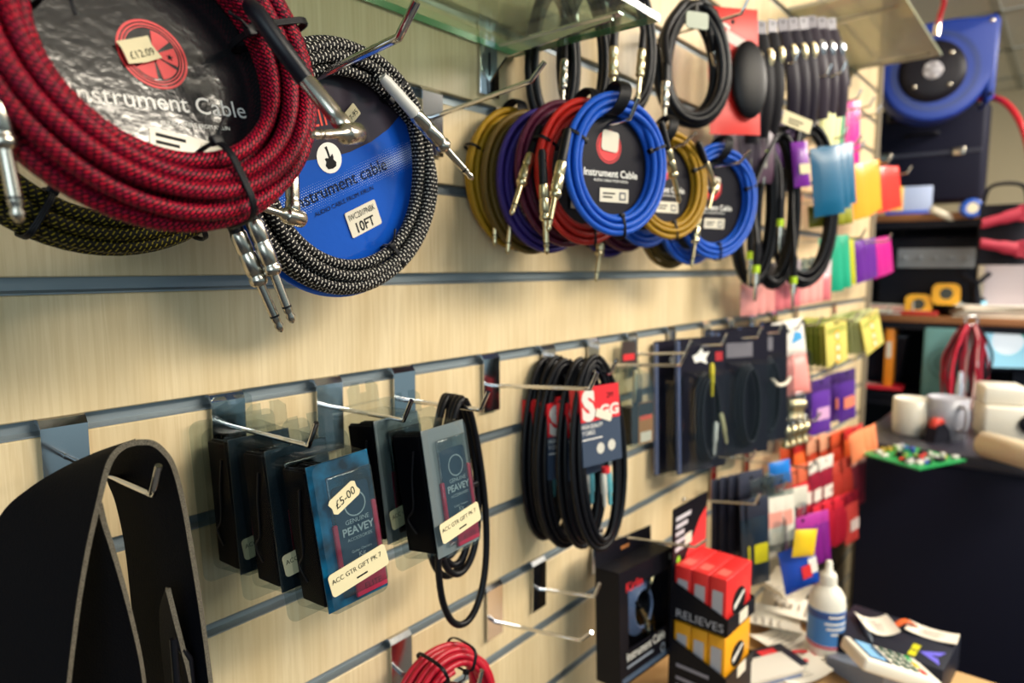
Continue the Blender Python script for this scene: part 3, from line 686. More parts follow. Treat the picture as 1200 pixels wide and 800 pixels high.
# ================================================================== coil clusters further along
KC = {}
def card_front(m, root_r, y, sticker=True):
    R = root_r
    m.prism(circ(0, 0, R, 48), y, y + .001, C('26242a', .35))
    m.flat(circ(-.004, .020, .0155, 28), y - .0003, REDINK); m.ring(-.004, .020, .0165, .0178, y - .0003, REDINK)
    m.text('Instrument Cable', 0, -.012, .078, y - .0003, WHITEINK, align='c', bold=.015); m.text('AUDIO CABLE FROM KIRLIN', 0, -.0175, .05, y - .0003, WHITEINK, align='c')
def kcoil(label, X, d, z, rz, R, mat, lean=0, seed=0, full=True, plugs=(), card=True, bands=True):
    t = thing('coiled_cable', label, 'cable', (X, -d, H + z), rz, lean, 0, 'ribbed instrument cables on the upper hooks')
    m = MB(); rc = .0036
    TN = [(0, -.004), (-.0074, -.006), (-.0146, -.004), (-.0035, .0022), (-.011, .002), (-.0165, .003)] if full else [(0, -.003), (-.0074, -.004), (-.003, .0035), (-.0105, .003)]
    m.tube(spiral(R - rc, TN, seed=seed, n=48, zs=1.06, wob=.0008), rc, mat, n=8); m.build('cable', t)
    if card:
        m = MB(); card_front(m, R - .012, .0065); cc_ = m.build('round_card', t, 'dark printed round card')
        m = MB(); m.prism(rrect(.024, .022, .004), .0052, .0056, WHITE, TR(-.003, 0, .026) @ ROT(.1, 'Y')); m.build('price_tag', cc_, 'white price sticker')
        m = MB(); m.prism(rrect(.042, .015, .001), .0052, .0056, WHITE, TR(.004, 0, -.032)); m.bars(-.013, -.031, .018, 2, .004, .0050, INK); m.rect(.011, -.037, .021, -.028, .0050, C('5a5a60', .5)); m.rect(.013, -.035, .019, -.030, .0048, WHITE); m.build('size_sticker', cc_, 'white size sticker')
    if bands:
        for a in (-1.45, 2.75, .35): tie(t, R - .010, a, .0125, .009, zs=1.06, tail=False, r=.0008)
        m = MB(); q = [V((-.004 + .013 * math.cos(b) * .5, .016 * math.sin(b) - .002, R * 1.06 - .008 + .018 * math.cos(b))) for b in [2 * PI * i / 20 for i in range(20)]]
        for o_ in range(-4, 5): m.tube([p + V((.0018 * o_, 0, -abs(o_) * .0002)) for p in q], .0011, BLACK, True, 6)
        m.build('hanging_strap', t, 'black hanging strap')
    for kind, p0, p1, *tp in plugs: put(t, straight_plug(1.05, bl=.034, metal=GOLDISH) if kind == 's' else angle_plug(1.0, metal=GOLDISH), 'jack_plug', p0, p1, *tp)
    return t
GOLDISH = pbr('warm_nickel', 'd2c39c', .28, 1)
hook(.66, 2, .175, 'chrome hook through the cluster led by the front blue coil', 'u', tilt=5, zb=-.045)
hook(.853, 2, .145, 'chrome hook through the cluster led by the gold coil', 'u', tilt=7, zb=-.045, upang=30)
hook(.994, 2, .165, 'chrome hook through the cluster led by the farther blue coil', 'u', tilt=3, zb=-.045, upang=40)
kcoil('bright blue ribbed cable coil at the very front of the first cluster', .662, .160, .110, -17, .0735, RIBBLUE, seed=1, plugs=[('s', P(658, 190, .152), P(641, 276, .152)), ('s', P(782, 175, .155), P(795, 232, .155))])
kcoil('red ribbed cable coil directly behind the front blue coil', .655, .126, .104, -12, .076, RIBRED, seed=2, plugs=[('s', P(637, 216, .120), P(640, 280, .120))])
kcoil('wine red ribbed cable coil behind the red one of the first cluster', .655, .098, .104, -10, .078, RIBWINE, seed=3, bands=False, plugs=[('s', P(622, 181, .1), P(603, 240, .1))])
kcoil('purple ribbed cable coil in the middle of the first cluster', .655, .072, .098, -8, .079, RIBPURPLE, seed=4, bands=False, card=False)
kcoil('dark brown ribbed cable coil behind the purple one of the first cluster', .652, .048, .098, -6, .079, RIBBROWN, seed=5, bands=False, plugs=[('s', P(602, 222, .06), P(596, 284, .06))])
kcoil('gold ribbed cable coil nearest the wall in the first cluster', .652, .024, .104, -4, .079, RIBGOLD, seed=6, bands=True, card=False, plugs=[('s', P(581, 212, .04), P(580, 277, .04))])
kcoil('gold ribbed cable coil leading the second cluster', .855, .125, .112, -18, .073, RIBGOLD, seed=7, lean=-4, plugs=[('s', P(818, 255, .13), P(812, 300, .13))])
kcoil('blue ribbed cable coil behind the gold one of the second cluster', .853, .092, .104, -10, .075, RIBBLUE, seed=8, bands=False)
kcoil('wine red ribbed cable coil of the second cluster', .850, .062, .100, -8, .076, RIBWINE, seed=9, bands=False)
kcoil('purple ribbed cable coil nearest the wall in the second cluster', .850, .034, .094, -5, .077, RIBPURPLE, seed=10, bands=False, plugs=[('s', P(706, 268, .05), P(703, 292, .05))])
kcoil('blue ribbed cable coil leading the third cluster', .998, .135, .096, -21, .081, RIBBLUE, seed=12, lean=4, plugs=[('a', P(826, 190, .15), P(838, 225, .15), P(822, 246, .16)), ('a', P(868, 205, .15), P(884, 250, .15), P(864, 268, .16))])
kcoil('second blue ribbed cable coil behind the leading one of the third cluster', .985, .098, .084, -12, .078, RIBBLUE, seed=13, bands=False)
kcoil('brown ribbed cable coil of the third cluster', .980, .066, .080, -8, .080, RIBBROWN, seed=14, bands=False)

# ================================================================== black cables above the clusters
def tail(t, q, wx, hz, r):                                          # the free end of a lead, from its plug up to the top of the loop
    s = 1 if q.x > 0 else -1; m = MB()
    m.tube(smooth_path([q, V((q.x * .9, q.y * .7, q.z + (hz - q.z) * .45)), V((s * wx * .55, q.y * .3, hz * .86)), V((s * wx * .15, 0, hz * .995))], 8), r, CABLEBLACK, n=8); m.build('cable_tail', t)
def black_loop(label, cpx, cpy, d, wx, hz, rz, n, thick=.0042, plugs=(), group='black cables hanging above the coil clusters', bandcol=None):
    c = P(cpx, cpy, d); t = thing('black_cable', label, 'cable', c, rz, 0, 0, group)
    m = MB(); pts = []; r_ = random.Random(int(cpx))
    for i in range(n):
        k_ = 1 - .05 * i
        for k in range(36):
            a = PI / 2 + 2 * PI * k / 36
            pts.append((wx * k_ * math.cos(a) * (1 - .12 * math.sin(a)), .012 * math.sin(i * 2.4) + .003 * math.sin(a + i), hz * (1 - .03 * i) * math.sin(a)))
    m.tube(pts, thick, CABLEBLACK, n=8); m.build('cable', t)
    for p0, p1, mt in plugs:
        put(t, straight_plug(1.0, metal=mt), 'jack_plug', p0, p1); tail(t, local(t, p0) - (local(t, p1) - local(t, p0)).normalized() * .022, wx, hz, thick * .9)
    m = MB(); q = [V((.012 * math.cos(b), .014 * math.sin(b), hz - .004 + .010 * math.cos(b))) for b in [2 * PI * i / 16 for i in range(16)]]
    for o_ in (-1, 0, 1): m.tube([p + V((.003 * o_, 0, 0)) for p in q], .0016, BLACK, True, 6)
    m.build('hanging_strap', t)
    return t
hook(.80, 4, .14, 'chrome hook holding black cable loops behind the near glass shelf', 'u', tilt=4)
hook(1.02, 4, .15, 'chrome hook holding the black coil beyond the near glass shelf', 'u', tilt=4)
black_loop('black cable loop above the wine red coil, nearest the shelf bracket', 648, 70, .05, .032, .085, -30, 6, plugs=[(P(662, 70, .06), P(659, 125, .06), NICKEL)])
black_loop('black cable loop above the red coil, between two other loops', 685, 66, .06, .034, .085, -30, 6)
black_loop('black cable loop with gold plugs above the front blue coil', 738, 58, .08, .034, .082, -30, 6, plugs=[(P(719, 55, .1), P(718, 108, .1), GOLDISH), (P(752, 58, .1), P(748, 108, .1), GOLDISH)])
black_loop('oval black cable coil with a silver plug beyond the near glass shelf', 812, 76, .09, .058, .088, -36, 7, .0066, plugs=[(P(836, 60, .11), P(848, 122, .11), NICKEL), (P(780, 95, .10), P(778, 150, .1), NICKEL)])
m = MB(); t = thing('swing_tag', 'pale green tag clipped on the oval black coil', 'tag', P(817, 24, .13), -30); m.prism(rrect(.036, .022, .004), -.001, .001, C('8f9a86', .4)); m.box((0, .002, .016), (.004, .003, .012), BLACK); m.build('card', t)

def packet(name, label, cat, loc, rz, lean, roll, w, h, th, body, header=None, group=None, hh=.25, label_mat=None, extra=None, bev=.004, mark=None):
    t = thing(name, label, cat, loc, rz, lean, roll, group)          # hangs from its top edge at the origin
    m = MB(); zt = -h * hh if header else 0
    def fn(u, v, s):
        x = (u - .5) * w; z = zt - v * (h + zt) + 0; e = math.sin(PI * min(max(u, 0), 1)) ** .5 * math.sin(PI * v) ** .4
        return (x, s * (th / 2 * e + .0003), z)
    m.grid(lambda u, v: fn(u, v, -1), 8, 8, body); m.grid(lambda u, v: fn(1 - u, v, 1), 8, 8, body); m.build('pouch', t)
    if header:
        m = MB(); m.box((0, 0, zt / 2 - .001), (w, .0016, -zt + .004), header, .0004); m.flat(circ(0, zt * .3, .004, 12), -.001, INK)
        if mark: m.rect(-w * .35, zt * .85, w * .35, zt * .5, -.0011, mark)
        m.build('header_card', t)
    if label_mat:
        m = MB(); m.prism(rrect(w * .62, h * .22, .002, 0, -h * .62), -th / 2 - .0010, -th / 2 - .0002, label_mat); m.build('paper_label', t)
    return t
ORD = ['first', 'second', 'third', 'fourth', 'fifth', 'sixth', 'seventh', 'eighth', 'ninth', 'tenth', 'eleventh', 'twelfth']
def row(n, p0, p1, fmt, mk, **kw):
    """n packets from world point p0 to p1; fmt takes the ordinal; mk builds one of them"""
    mks = mk if isinstance(mk, list) else [mk]; srcs = {}; out = []
    for i in range(n):
        f = i / max(n - 1, 1); loc = V(p0).lerp(V(p1), f); lab = fmt % ORD[i]
        a = kw.get('rz', 0) + kw.get('drz', 0) * f + rnd.uniform(-2, 2); r = kw.get('roll', 0) + kw.get('droll', 0) * f + rnd.uniform(-1, 1); ln = kw.get('lean', 0)
        k = (i * 2 + i // 3) % len(mks)
        if k not in srcs: srcs[k] = mks[k](lab, loc, a, ln, r); out.append(srcs[k])
        else: out.append(dup(srcs[k], lab, loc, a, ln, r))
    return out

# ---------------- small tapered blister pack and the long cable blisters below eye level
hook(.984, -1, .095, 'chrome hook holding the small tapered blister pack', 'b', tilt=6, zb=-.03)
hook(1.125, -1, .095, 'chrome hook holding the long cable blister with white plugs', 'b', tilt=6, zb=-.03)
for X, w_ in ((1.279, 'first'), (1.40, 'second'), (1.524, 'third')): hook(X, -1, .10, 'chrome hook of the %s dark cable blister' % w_, 'b', tilt=6, zb=-.03)
hook(1.67, -1, .10, 'chrome hook of the pink accessory packet', 'b', tilt=5)
for X, w_ in ((P(940, 373, .02).x, 'nearer'), (P(984, 366, .02).x, 'farther')): hook(X, -1, .14, 'chrome hook of the %s fan of yellow string packets' % w_, 'b', tilt=5)
TB = thing('blister_pack', 'small tapered clear blister pack with a black and orange card', 'blister pack', (.948, -.018, H - .128), -12, -2)
m = MB(); out = [(-.017, .012), (.017, .012), (.024, -.02), (.033, -.05), (.034, -.165), (-.034, -.165), (-.033, -.05), (-.024, -.02)]
m.prism(out, 0, .0008, CLEARE)
ins = [(-.018, -.035), (.018, -.035), (.027, -.06), (.028, -.155), (-.028, -.155), (-.027, -.06)]; n = 6
m.add([(x, 0, z) for x, z in ins] + [(x * .92, -.028, (z + .1) * .94 - .1) for x, z in ins], [(i, (i + 1) % n, (i + 1) % n + n, i + n) for i in range(n)] + [tuple(range(n, 2 * n))], CLEARE)
m.build('clear_shell', TB)
m = MB(); m.prism([(-.015, .010), (.015, .010), (.020, -.03), (-.020, -.03)], -.0008, -.0002, C('3a2a26', .4)); m.rect(-.013, -.020, .013, -.010, -.0010, REDINK); m.build('header_card', TB, 'dark header card')
m = MB()
m.box((-.014, -.014, -.120), (.022, .020, .058), C('1a1718', .35)); m.prism(rrect(.034, .066, .002, .010, -.118), -.0262, -.0255, C('a8702a', .4))
m.rect(-.0068, -.106, .0268, -.086, -.0266, INK); m.rect(-.004, -.113, .024, -.106, -.0267, C('e2502a', .4)); m.rect(-.003, -.148, .023, -.132, -.0266, WHITE)
m.build('printed_card', TB, 'black and orange printed card')
m = MB(); m.lathe([(.004, 0), (.005, .02), (.003, .05)], GOLDISH, TR(.0, -.014, -.085)); m.box((.004, -.014, -.078), (.014, .012, .03), BLACK, .003); m.build('adaptor', TB)

BL = pbr('blister_card_dark', '1c1a26', .35)
def cable_blister(label, loc, rz, lean, w=.12, h=.235, plugs=True):
    t = thing('blister_pack', label, 'blister pack', loc, rz, lean, 0, 'long cable blisters below eye level')
    m = MB(); m.prism(rrect(w, h, .004, 0, -h / 2 + .012), 0, .001, BL)
    if plugs: m.flat([(-.02, -.020), (-.008, -.016), (.002, -.006), (.008, -.016), (.022, -.014), (.012, -.026), (.016, -.036), (.0, -.03), (-.014, -.032)], -.0004, WHITEINK); m.rect(w / 2 - .024, -.032, w / 2 - .006, -.016, -.0004, C('a8242c', .4))
    if not plugs: m.rect(-w * .3, -.040, w * .2, -.012, -.0004, C('6d6a72', .4))
    m.rect(-w / 2 + .002, -.150, -w / 2 + .010, -.128, -.0004, WHITEINK); m.rect(-w / 2 + .002, -.143, -w / 2 + .010, -.135, -.0005, REDINK)
    m.build('backing_card', t, 'dark printed backing card'); m = MB(); m.box((-w / 2 + .001, -.004, -h / 2 + .012), (.004, .009, h - .006), C('56648a', .2, spec=.6), .001); m.build('edge_highlight', t, 'pale blue strip painted as an edge highlight')  # pale blue strip paints a vertical highlight along the pack's shiny edge
    m = MB(); f, b = rrect(w * .78, h * .72, .012, .004, -h * .58), rrect(w * .86, h * .78, .014, .004, -h * .58); n = len(f)
    m.add([(x, 0, z) for x, z in b] + [(x, -.030, z) for x, z in f], [(i, (i + 1) % n, (i + 1) % n + n, i + n) for i in range(n)] + [tuple(range(n, 2 * n))], CLEAR, None, False); m.build('clear_shell', t)
    m = MB(); pts = []
    for i in range(3):
        for k in range(24):
            a = PI / 2 + 2 * PI * k / 24; pts.append((.004 + (.030 - .004 * i) * math.cos(a), -.008 - .006 * i, -h * .55 + (.078 - .004 * i) * math.sin(a)))
    m.tube(pts, .0036, C('23252e', .4), n=8); m.build('coiled_lead', t)
    if plugs:
        for x, z, a, c in ((.004, -.062, 0, 'd8c832'), (.010, -.165, .1, 'cfd2cc'), (.032, -.150, -.25, 'b9b48c')):
            m = MB(); m.lathe([(.003, 0), (.0045, .006), (.0045, .034), (.0032, .036), (.0028, .055), (.001, .059)], C(c, .35), TR(x, -.022, z) @ ROT(a, 'Y') @ ROT(PI, 'X') @ TR(0, 0, -.03), 10); m.build('jack_plug', t)
    return t
cb = cable_blister('long cable blister with pale plugs, nearest of the dark row', (1.125, -.060, H - .135), -20, -3)
dup(cb, 'long cable blister half hidden behind the one with pale plugs', (1.110, -.022, H - .140), -14, -2)
cb2 = cable_blister('plain dark cable blister, first after the pale-plugged one', (1.279, -.075, H - .132), -26, -3, .13, .24, False)
dup(cb2, 'plain dark cable blister in the middle of the dark row', (1.40, -.072, H - .132), -28, -3)
dup(cb2, 'plain dark cable blister at the far end beside the pink packet', (1.524, -.072, H - .130), -28, -3)
dup(cb2, 'plain dark cable blister against the wall behind the middle of the dark row', (1.345, -.025, H - .136), -14, -2)

# pink packet with white header
pk = packet('accessory_packet', 'pink packet under a white and blue header card', 'packet', P(922, 376, .085), -30, -4, -8, .085, .165, .035, pbr('pink_foam', 'f0938c', .5), C('ece6dc', .5), hh=.45)
m = MB(); m.flat([(.004, -.052), (.036, -.045), (.034, -.030), (.016, -.026)], -.0012, C('4aa0d8', .4)); m.build('printed_art', pk, 'blue printed drawing')
m = MB(); m.tube(smooth_path([local(pk, P(905, 444, .12)), local(pk, P(912, 451, .125)), local(pk, P(921, 449, .125)), local(pk, P(926, 442, .12))], 6), .0035, WHITE); m.build('white_cord', pk)

# yellow-green string packets in two fans
YG = pbr('string_packet_olive', '9a9a3c', .4); YP = pbr('string_packet_yellow', 'd2c464', .4); PG = pbr('string_packet_pale_green', 'acb27c', .45)
def string_packet(mat, art):
    def mk(lab, loc, a, ln, r):
        t = thing('string_packet', lab, 'string packet', loc, a, ln, r, 'yellow green string packets')
        m = MB(); m.box((0, 0, -.055), (.102, .0030, .110), mat, .0008); m.rect(-.012, -.008, .012, -.003, -.0017, INK)
        m.build('envelope', t)
        m = MB()
        if art:
            for zz in (-.038, -.068, -.092): m.flat(circ(.004, zz, .014, 20), -.0018, C('e8a020', .4)); m.flat(circ(.004, zz, .008, 16), -.0019, C('d8d8c0', .4))
        m.rect(-.045, -.030, .045, -.014, -.0017, C('a8a850', .45)); m.build('printed_front', t)
        return t
    return mk
def fan(px0, py0, px1): a = P(px0, py0, .02); return a, V((a.x, PX(px1, py0, a.x).y, a.z))
row(7, *fan(938, 374, 974), 'yellow green string packet, %s out from the wall in the nearer fan', [string_packet(YG, False), string_packet(C('6c7420', .4), False)], rz=-4, drz=-10, roll=-3, droll=-6)
string_packet(YP, True)('yellow string packet with orange rounds fronting the nearer fan', fan(938, 374, 979)[1], -14, -3, -5)
row(9, *fan(982, 367, 1012), 'pale green string packet, %s out from the wall in the farther fan', [string_packet(PG, False), string_packet(C('7d8a48', .45), False)], rz=-2, drz=-12, roll=-4, droll=-16)
string_packet(YP, True)('yellow string packet fronting the farther fan', fan(982, 367, 1018)[1], -16, -3, -20)

# ================================================================== display unit with red and yellow boxes
TZ = H - .675
BK = pbr('black_print_card', '121118', .4)
DU = thing('counter_display', 'black cardboard display holding red and yellow cartons on the table', 'display stand', (.914, -.120, TZ), -2)
zz = lambda z: z + .675                                               # heights below the eye, measured from the table
pw, pz = .110, zz(-.361)
m = MB(); m.box((pw / 2, .0015, pz / 2), (pw, .003, pz), BK); m.build('back_panel', DU)
m = MB(); m.bars(.006, pz - .020, .048, 5, .012, -.0006, C('c9c6cc', .5), fr=.55)
m.flat(circ(.016, pz - .082, .006, 12), -.0006, C('8ac832', .4)); m.rect(.036, pz - .066, .058, pz - .048, -.0008, WHITE)
m.flat([(.004, pz - .125), (pw - .002, pz - .125), (pw - .002, pz - .022), (.085, pz - .035)], -.0004, pbr('display_red', 'e2383a', .4)); m.build('panel_print', DU, 'white and red printed panel')
def tray(zb, zl, zback, txt, dep=.088, xw=.098):
    m = MB(); m.box((xw / 2, -dep / 2, zb - .001), (xw, dep, .002), BK)
    side = [(-dep, zb), (0, zb), (0, zback), (-dep, zl)]; T = ROT(PI / 2, 'Z')
    m.add([(0, y, z) for y, z in side] + [(.0016, y, z) for y, z in side], [(0, 1, 2, 3), (7, 6, 5, 4), (0, 3, 7, 4), (3, 2, 6, 7)], BK); m.add([(xw, y, z) for y, z in side], [(3, 2, 1, 0)], BK)
    m.box((xw / 2, -dep, (zb + zl) / 2), (xw, .0016, zl - zb), BK)
    T = TR(-.0006, 0, 0) @ ROT(-PI / 2, 'Z'); (m.text(txt, .008, zb + .003, dep * .85, 0, C('b4b0b8', .5), h=.013, T=T) if txt else m.bars(.010, zb + .004, dep * .6, 1, .012, 0, C('8f8a96', .5), T))
    m.prism(rrect(.030, .018, .002, xw * .55, (zb + zl) / 2), -dep - .0016, -dep - .0009, WHITE); m.build('tray', DU)
tray(zz(-.527), zz(-.503), zz(-.470), 'RELIEVES'); tray(zz(-.607), zz(-.592), zz(-.560), '')
m = MB(); m.box((.049, -.044, zz(-.609) / 2), (.098, .086, zz(-.609)), BK); T = TR(-.0006, 0, 0) @ ROT(-PI / 2, 'Z')
m.bars(.010, zz(-.609) - .014, .055, 3, .012, 0, C('8f8a96', .5), T)
m.build('base_block', DU)
def ear_box(lab, loc, mat, g):
    t = thing('earplug_box', lab, 'box', loc, -2, 0, 0, g); bw, bd, bh = .090, .0262, .080
    m = MB(); m.box((0, 0, bh / 2), (bw, bd, bh), mat, .001); m.build('carton', t)
    T = TR(-bw / 2 - .0006, 0, 0) @ ROT(-PI / 2, 'Z'); m = MB(); m.flat(rrect(bd * .62, bh * .55, .002, 0, bh * .48), 0, C('b8b4bc', .3), T); m.build('side_window', t, 'silver side window')
    m = MB(); m.flat(circ(0, bh * .42, .024, 32, .021), -bd / 2 - .0006, INK); m.flat([(-.018, bh * .42 - .008), (-.014, bh * .42 - .008), (.020, bh * .42 + .010), (.014, bh * .42 + .012), (-.018, bh * .42 - .001)], -bd / 2 - .0010, WHITEINK)
    m.build('printed_oval', t, 'black oval print'); m = MB()
    T2 = TR(0, 0, bh + .0005) @ ROT(-PI / 2, 'X'); m.rect(-.034, -.008, -.012, .008, 0, C('ee6a60' if g.startswith('red') else 'f2bb50', .4), T2); m.build('top_print', t)
    return t
Rm_, Ym_ = pbr('carton_red', 'e22c2c', .38), pbr('carton_yellow', 'f0a418', .38)
for i, w_ in enumerate(('at the back, against the display panel', 'in the middle of its three', 'at the front, black oval in view')):
    q = MW[DU.name] @ V((.048, -.0155 - .0275 * i, zz(-.5255))); ear_box('red carton %s' % w_, q, Rm_, 'red cartons on the display')
    q = MW[DU.name] @ V((.050, -.0155 - .0275 * i, zz(-.6055))); e_ = ear_box('yellow carton %s' % w_, q, Ym_, 'yellow cartons on the display')
    e_.scale = (1, 1, .88)
# ================================================================== black boxed cable
KB = thing('boxed_cable', 'large black retail box with a coiled cable behind its window', 'box', (.874, -.062, H - .516), -3, -4, 3, s=.8)
bw, bh, bd = .215, .205, .050
m = MB()
hw, hh = bw / 2, bh / 2
win = rrect(.150, .105, .004, .012, .012)
m.box((-hw + .001, -bd / 2, 0), (.002, bd, bh), BK); m.box((hw - .001, -bd / 2, 0), (.002, bd, bh), BK); m.box((0, -bd / 2, hh - .001), (bw, bd, .002), BK); m.box((0, -bd / 2, -hh + .001), (bw, bd, .002), BK); m.box((0, -.001, 0), (bw, .002, bh), BK)
wx0, wx1, wz0, wz1 = -.075, .088, -.042, .066
for c, d in ((((-hw + wx0) / 2, -bd, 0), (hw + wx0, .002, bh)), (((hw + wx1) / 2, -bd, 0), (hw - wx1, .002, bh)), (((wx0 + wx1) / 2, -bd, (hh + wz1) / 2), (wx1 - wx0, .002, hh - wz1)), (((wx0 + wx1) / 2, -bd, (-hh + wz0) / 2), (wx1 - wx0, .002, hh + wz0))): m.box(c, d, BK)
m.text('Kirlin', -.082, .062, .062, -bd - .0013, REDINK, h=.018); m.text('Instrument Cable', -.082, -.062, .150, -bd - .0013, WHITEINK, h=.017); m.bars(-.082, -.075, .10, 1, .010, -bd - .0013, C('8f98a6', .4)); m.ring(.058, -.079, .006, .009, -bd - .0013, C('8f98a6', .4))
m.rect(-.10, -.098, .10, -.088, -bd - .0013, C('4a5a70', .3)); m.build('carton', KB)
m = MB(); m.prism([(-hw, hh), (hw, hh), (hw, hh + .034), (-hw, hh + .034)], -.002, 0, BK); m.rect(-.016, hh + .012, .016, hh + .018, -.0022, C('b0703c', .5)); m.build('hang_flap', KB)
m = MB(); m.rect(wx0, wz0, wx1, wz1, -bd + .0005, CLEAR); m.build('window', KB)
m = MB()
for i in range(5):
    m.tube([(.010 + (.052 - .004 * i) * math.cos(a), -.022 - .003 * i, .006 + (.052 - .004 * i) * math.sin(a)) for a in [2 * PI * k / 36 for k in range(36)]], .0032, C('5f7096', .25), True, 8)
m.build('coiled_lead', KB)
for x, z, a in ((.030, .048, .7), (-.010, .012, 2.4), (.012, -.010, 2.9)):
    q = straight_plug(.8, metal=GOLDISH).build('jack_plug', KB); q.matrix_local = TR(x, -.040, z) @ ROT(a, 'Y')
m = MB(); m.prism(rrect(.012, .012, .002, .095, .088), -bd - .0016, -bd - .0012, WHITE); m.build('price_tag', KB)
KB.scale = (.70, .8, .8)
# ================================================================== glass shelves
def glass_shelf(label, xend, ztop, depth, xnear, th=.008, brackets=(), mat=GLASS, edge=GLASSEDGE):
    t = thing('glass_shelf', label, 'shelf', (xend, -depth / 2, ztop), 0)
    L = xend - xnear; m = MB(); m.box((-L / 2, 0, -th / 2), (L, depth - .006, th), mat); m.build('glass_plate', t)
    m = MB()
    for c, d in (((-L / 2, depth / 2 - .0035, -th / 2), (L, .0012, th * .9)), ((-L / 2, -depth / 2 + .0035, -th / 2), (L, .0012, th * .9)), ((.0006, 0, -th / 2), (.0012, depth - .006, th * .9))): m.box(c, d, edge)
    m.build('polished_edge', t, 'green polished glass edge' if edge is GLASSEDGE else None)
    for xb in brackets:
        m = MB(); m.box((xb - xend, depth / 2 - .003, -th - .028), (.034, .004, .056), CHROME, .001)
        m.prism([(depth / 2 - .004, -th), (-depth / 2 + .03, -th), (-depth / 2 + .03, -th - .006), (depth / 2 - .03, -th - .016), (depth / 2 - .004, -th - .040)], -.0015, .0015, CHROME, TR(xb - xend, 0, 0) @ ROT(PI / 2, 'Z'))
        m.box((xb - xend, 0, -th - .001), (.010, depth * .8, .002), CHROME); m.build('bracket', t, 'chrome bracket')
        m = MB(); m.box((xb - xend - .0, depth / 2 - .0055, -th - .020), (.004, .002, .026), BLACK); m.build('bracket_slot', t)
    return t
pe = P(602, 62, 0); pf = PX(776, 20, pe.x)
glass_shelf('near glass shelf with a green edge, chrome bracket under its end', pe.x, pe.z + .002, -pf.y, -.40, brackets=(pe.x - .05,))
pe2 = P(1000, 82, 0); pf2 = PX(1106, 50, pe2.x)
glass_shelf('farther glass shelf in front of the blue hose reel', pe2.x, pe2.z + .006, -pf2.y, pe2.x - .62, brackets=(pe2.x - .06, pe2.x - .5), mat=GLASSK, edge=DULLEDGE)

# ================================================================== packs hung high on the wall
hk = lambda px, py, d, label, L=.12, k=3: hook(P(px, py, 0).x, k, L, label, 'u', tilt=6)
RP = packet('accessory_packet', 'tall red header pack beside the oval black coil', 'packet', P(858, 10, .10), -34, -3, -2, .095, .20, .008, pbr('header_red', 'd8281f', .4), pbr('header_red', 'd8281f', .4), hh=.35)
m = MB(); m.text('S', -.038, -.050, .024, -.0012, WHITEINK, ang=-.4, h=.034); m.flat([(-.012, -.052), (.038, -.074), (.038, -.056), (-.012, -.034)], -.0012, C('d8c8c0', .5)); m.build('printed_name', RP)
m = MB(); m.grid(lambda u, v: (.020 + .034 * math.cos(2 * PI * u) * math.sin(PI * v), -.012 - .012 * math.sin(2 * PI * u) * math.sin(PI * v), -.115 + .062 * math.cos(PI * v)), 20, 12, BLACK); m.build('black_pouch', RP, 'black oval pouch')
hook(P(850, 8, 0).x, 4, .13, 'chrome hook of the tall red header pack', 'u', tilt=6)
STRAPC = [pbr('strap_black', '0d0c13', .5, spec=.08), pbr('strap_dark_violet', '1d1824', .45, spec=.08), pbr('strap_grey_brown', '332c36', .4, spec=.08)]
def strap_pack(mat, metal):
    def mk(lab, loc, a, ln, r):
        t = thing('strap_pack', lab, 'strap pack', loc, a, ln, r, 'dark strap packs hung high on the wall')
        m = MB(); m.slab(lambda u, v: (.011 * (u - .5) * 2 * (1 + .25 * math.sin(PI * v)), -.012 * math.sin(PI * v) - .004 * math.cos((u - .5) * PI), -.175 * v), 6, 14, .010, mat); m.build('folded_strap', t)
        m = MB(); m.prism(rrect(.026, .030, .004, 0, .010), -.001, .001, C('4a4250', .4)); m.flat(circ(0, .018, .003, 10), -.0012, INK); m.build('hang_bag', t)
        m = MB(); m.box((.004, -.016, -.040), (.010, .006, .030), metal, .002); m.box((.004, -.020, -.040), (.008, .004, .020), metal, .001); m.build('buckle', t, 'shiny metal buckle')
        return t
    return mk
row(3, P(878, 44, .10), P(905, 40, .10), 'black rolled strap pack, %s beside the tall red header pack', strap_pack(STRAPC[0], GOLDISH), rz=-18, roll=-3)
row(3, P(918, 38, .11), P(942, 36, .12), 'violet black strap pack, %s along the middle of the high row', strap_pack(STRAPC[1], GOLDISH), rz=-22, roll=-10)
row(3, P(952, 34, .12), P(975, 36, .13), 'grey strap pack in clear film, %s at the far end of the high row', strap_pack(STRAPC[2], CHROME), rz=-26, roll=-12)
for i, (px, py, l_) in enumerate(((880, 40, 'rolled black strap packs'), (925, 40, 'violet black strap packs'), (955, 38, 'grey strap packs in film'))): hk(px, py, 0, 'chrome hook of the %s' % l_, .15, 4)
for px, py, d, w_ in ((988, 12, .17, 'highest'), (992, 62, .15, 'middle'), (1012, 82, .14, 'lowest')):
    q = P(px, py, d); hook(q.x, 3 if py > 50 else 4, d, 'long %s bare chrome hook near the far end of the wall' % w_, 'u', tilt=8)
VB = pbr('pack_plum_brown', '4a3244', .4); VP = pbr('pack_violet', '7b2c9c', .35)
def slim(mat, w=.055, h=.13, th=.016, head=None, lab_=None, name='slim_packet', cat='packet', g=None, hh=.2):
    return lambda lab, loc, a, ln, r: packet(name, lab, cat, loc, a, ln, r, w, h, th, mat, head, g, hh, lab_)
row(7, P(846, 130, .05), P(900, 130, .10), 'plum brown slim pack, %s in the row above the farther blue coil', [slim(VB, head=C('6d5864', .4), g='plum packs'), slim(C('2a2030', .4), head=C('8a7480', .4), g='plum packs')], rz=-10, roll=-2)
row(3, P(910, 132, .08), P(932, 128, .10), 'bright violet pack, %s behind the white price label', slim(C('4e2464', .4), .045, .11, head=C('6d6070', .4), g='violet packs'), rz=-14, roll=-6)
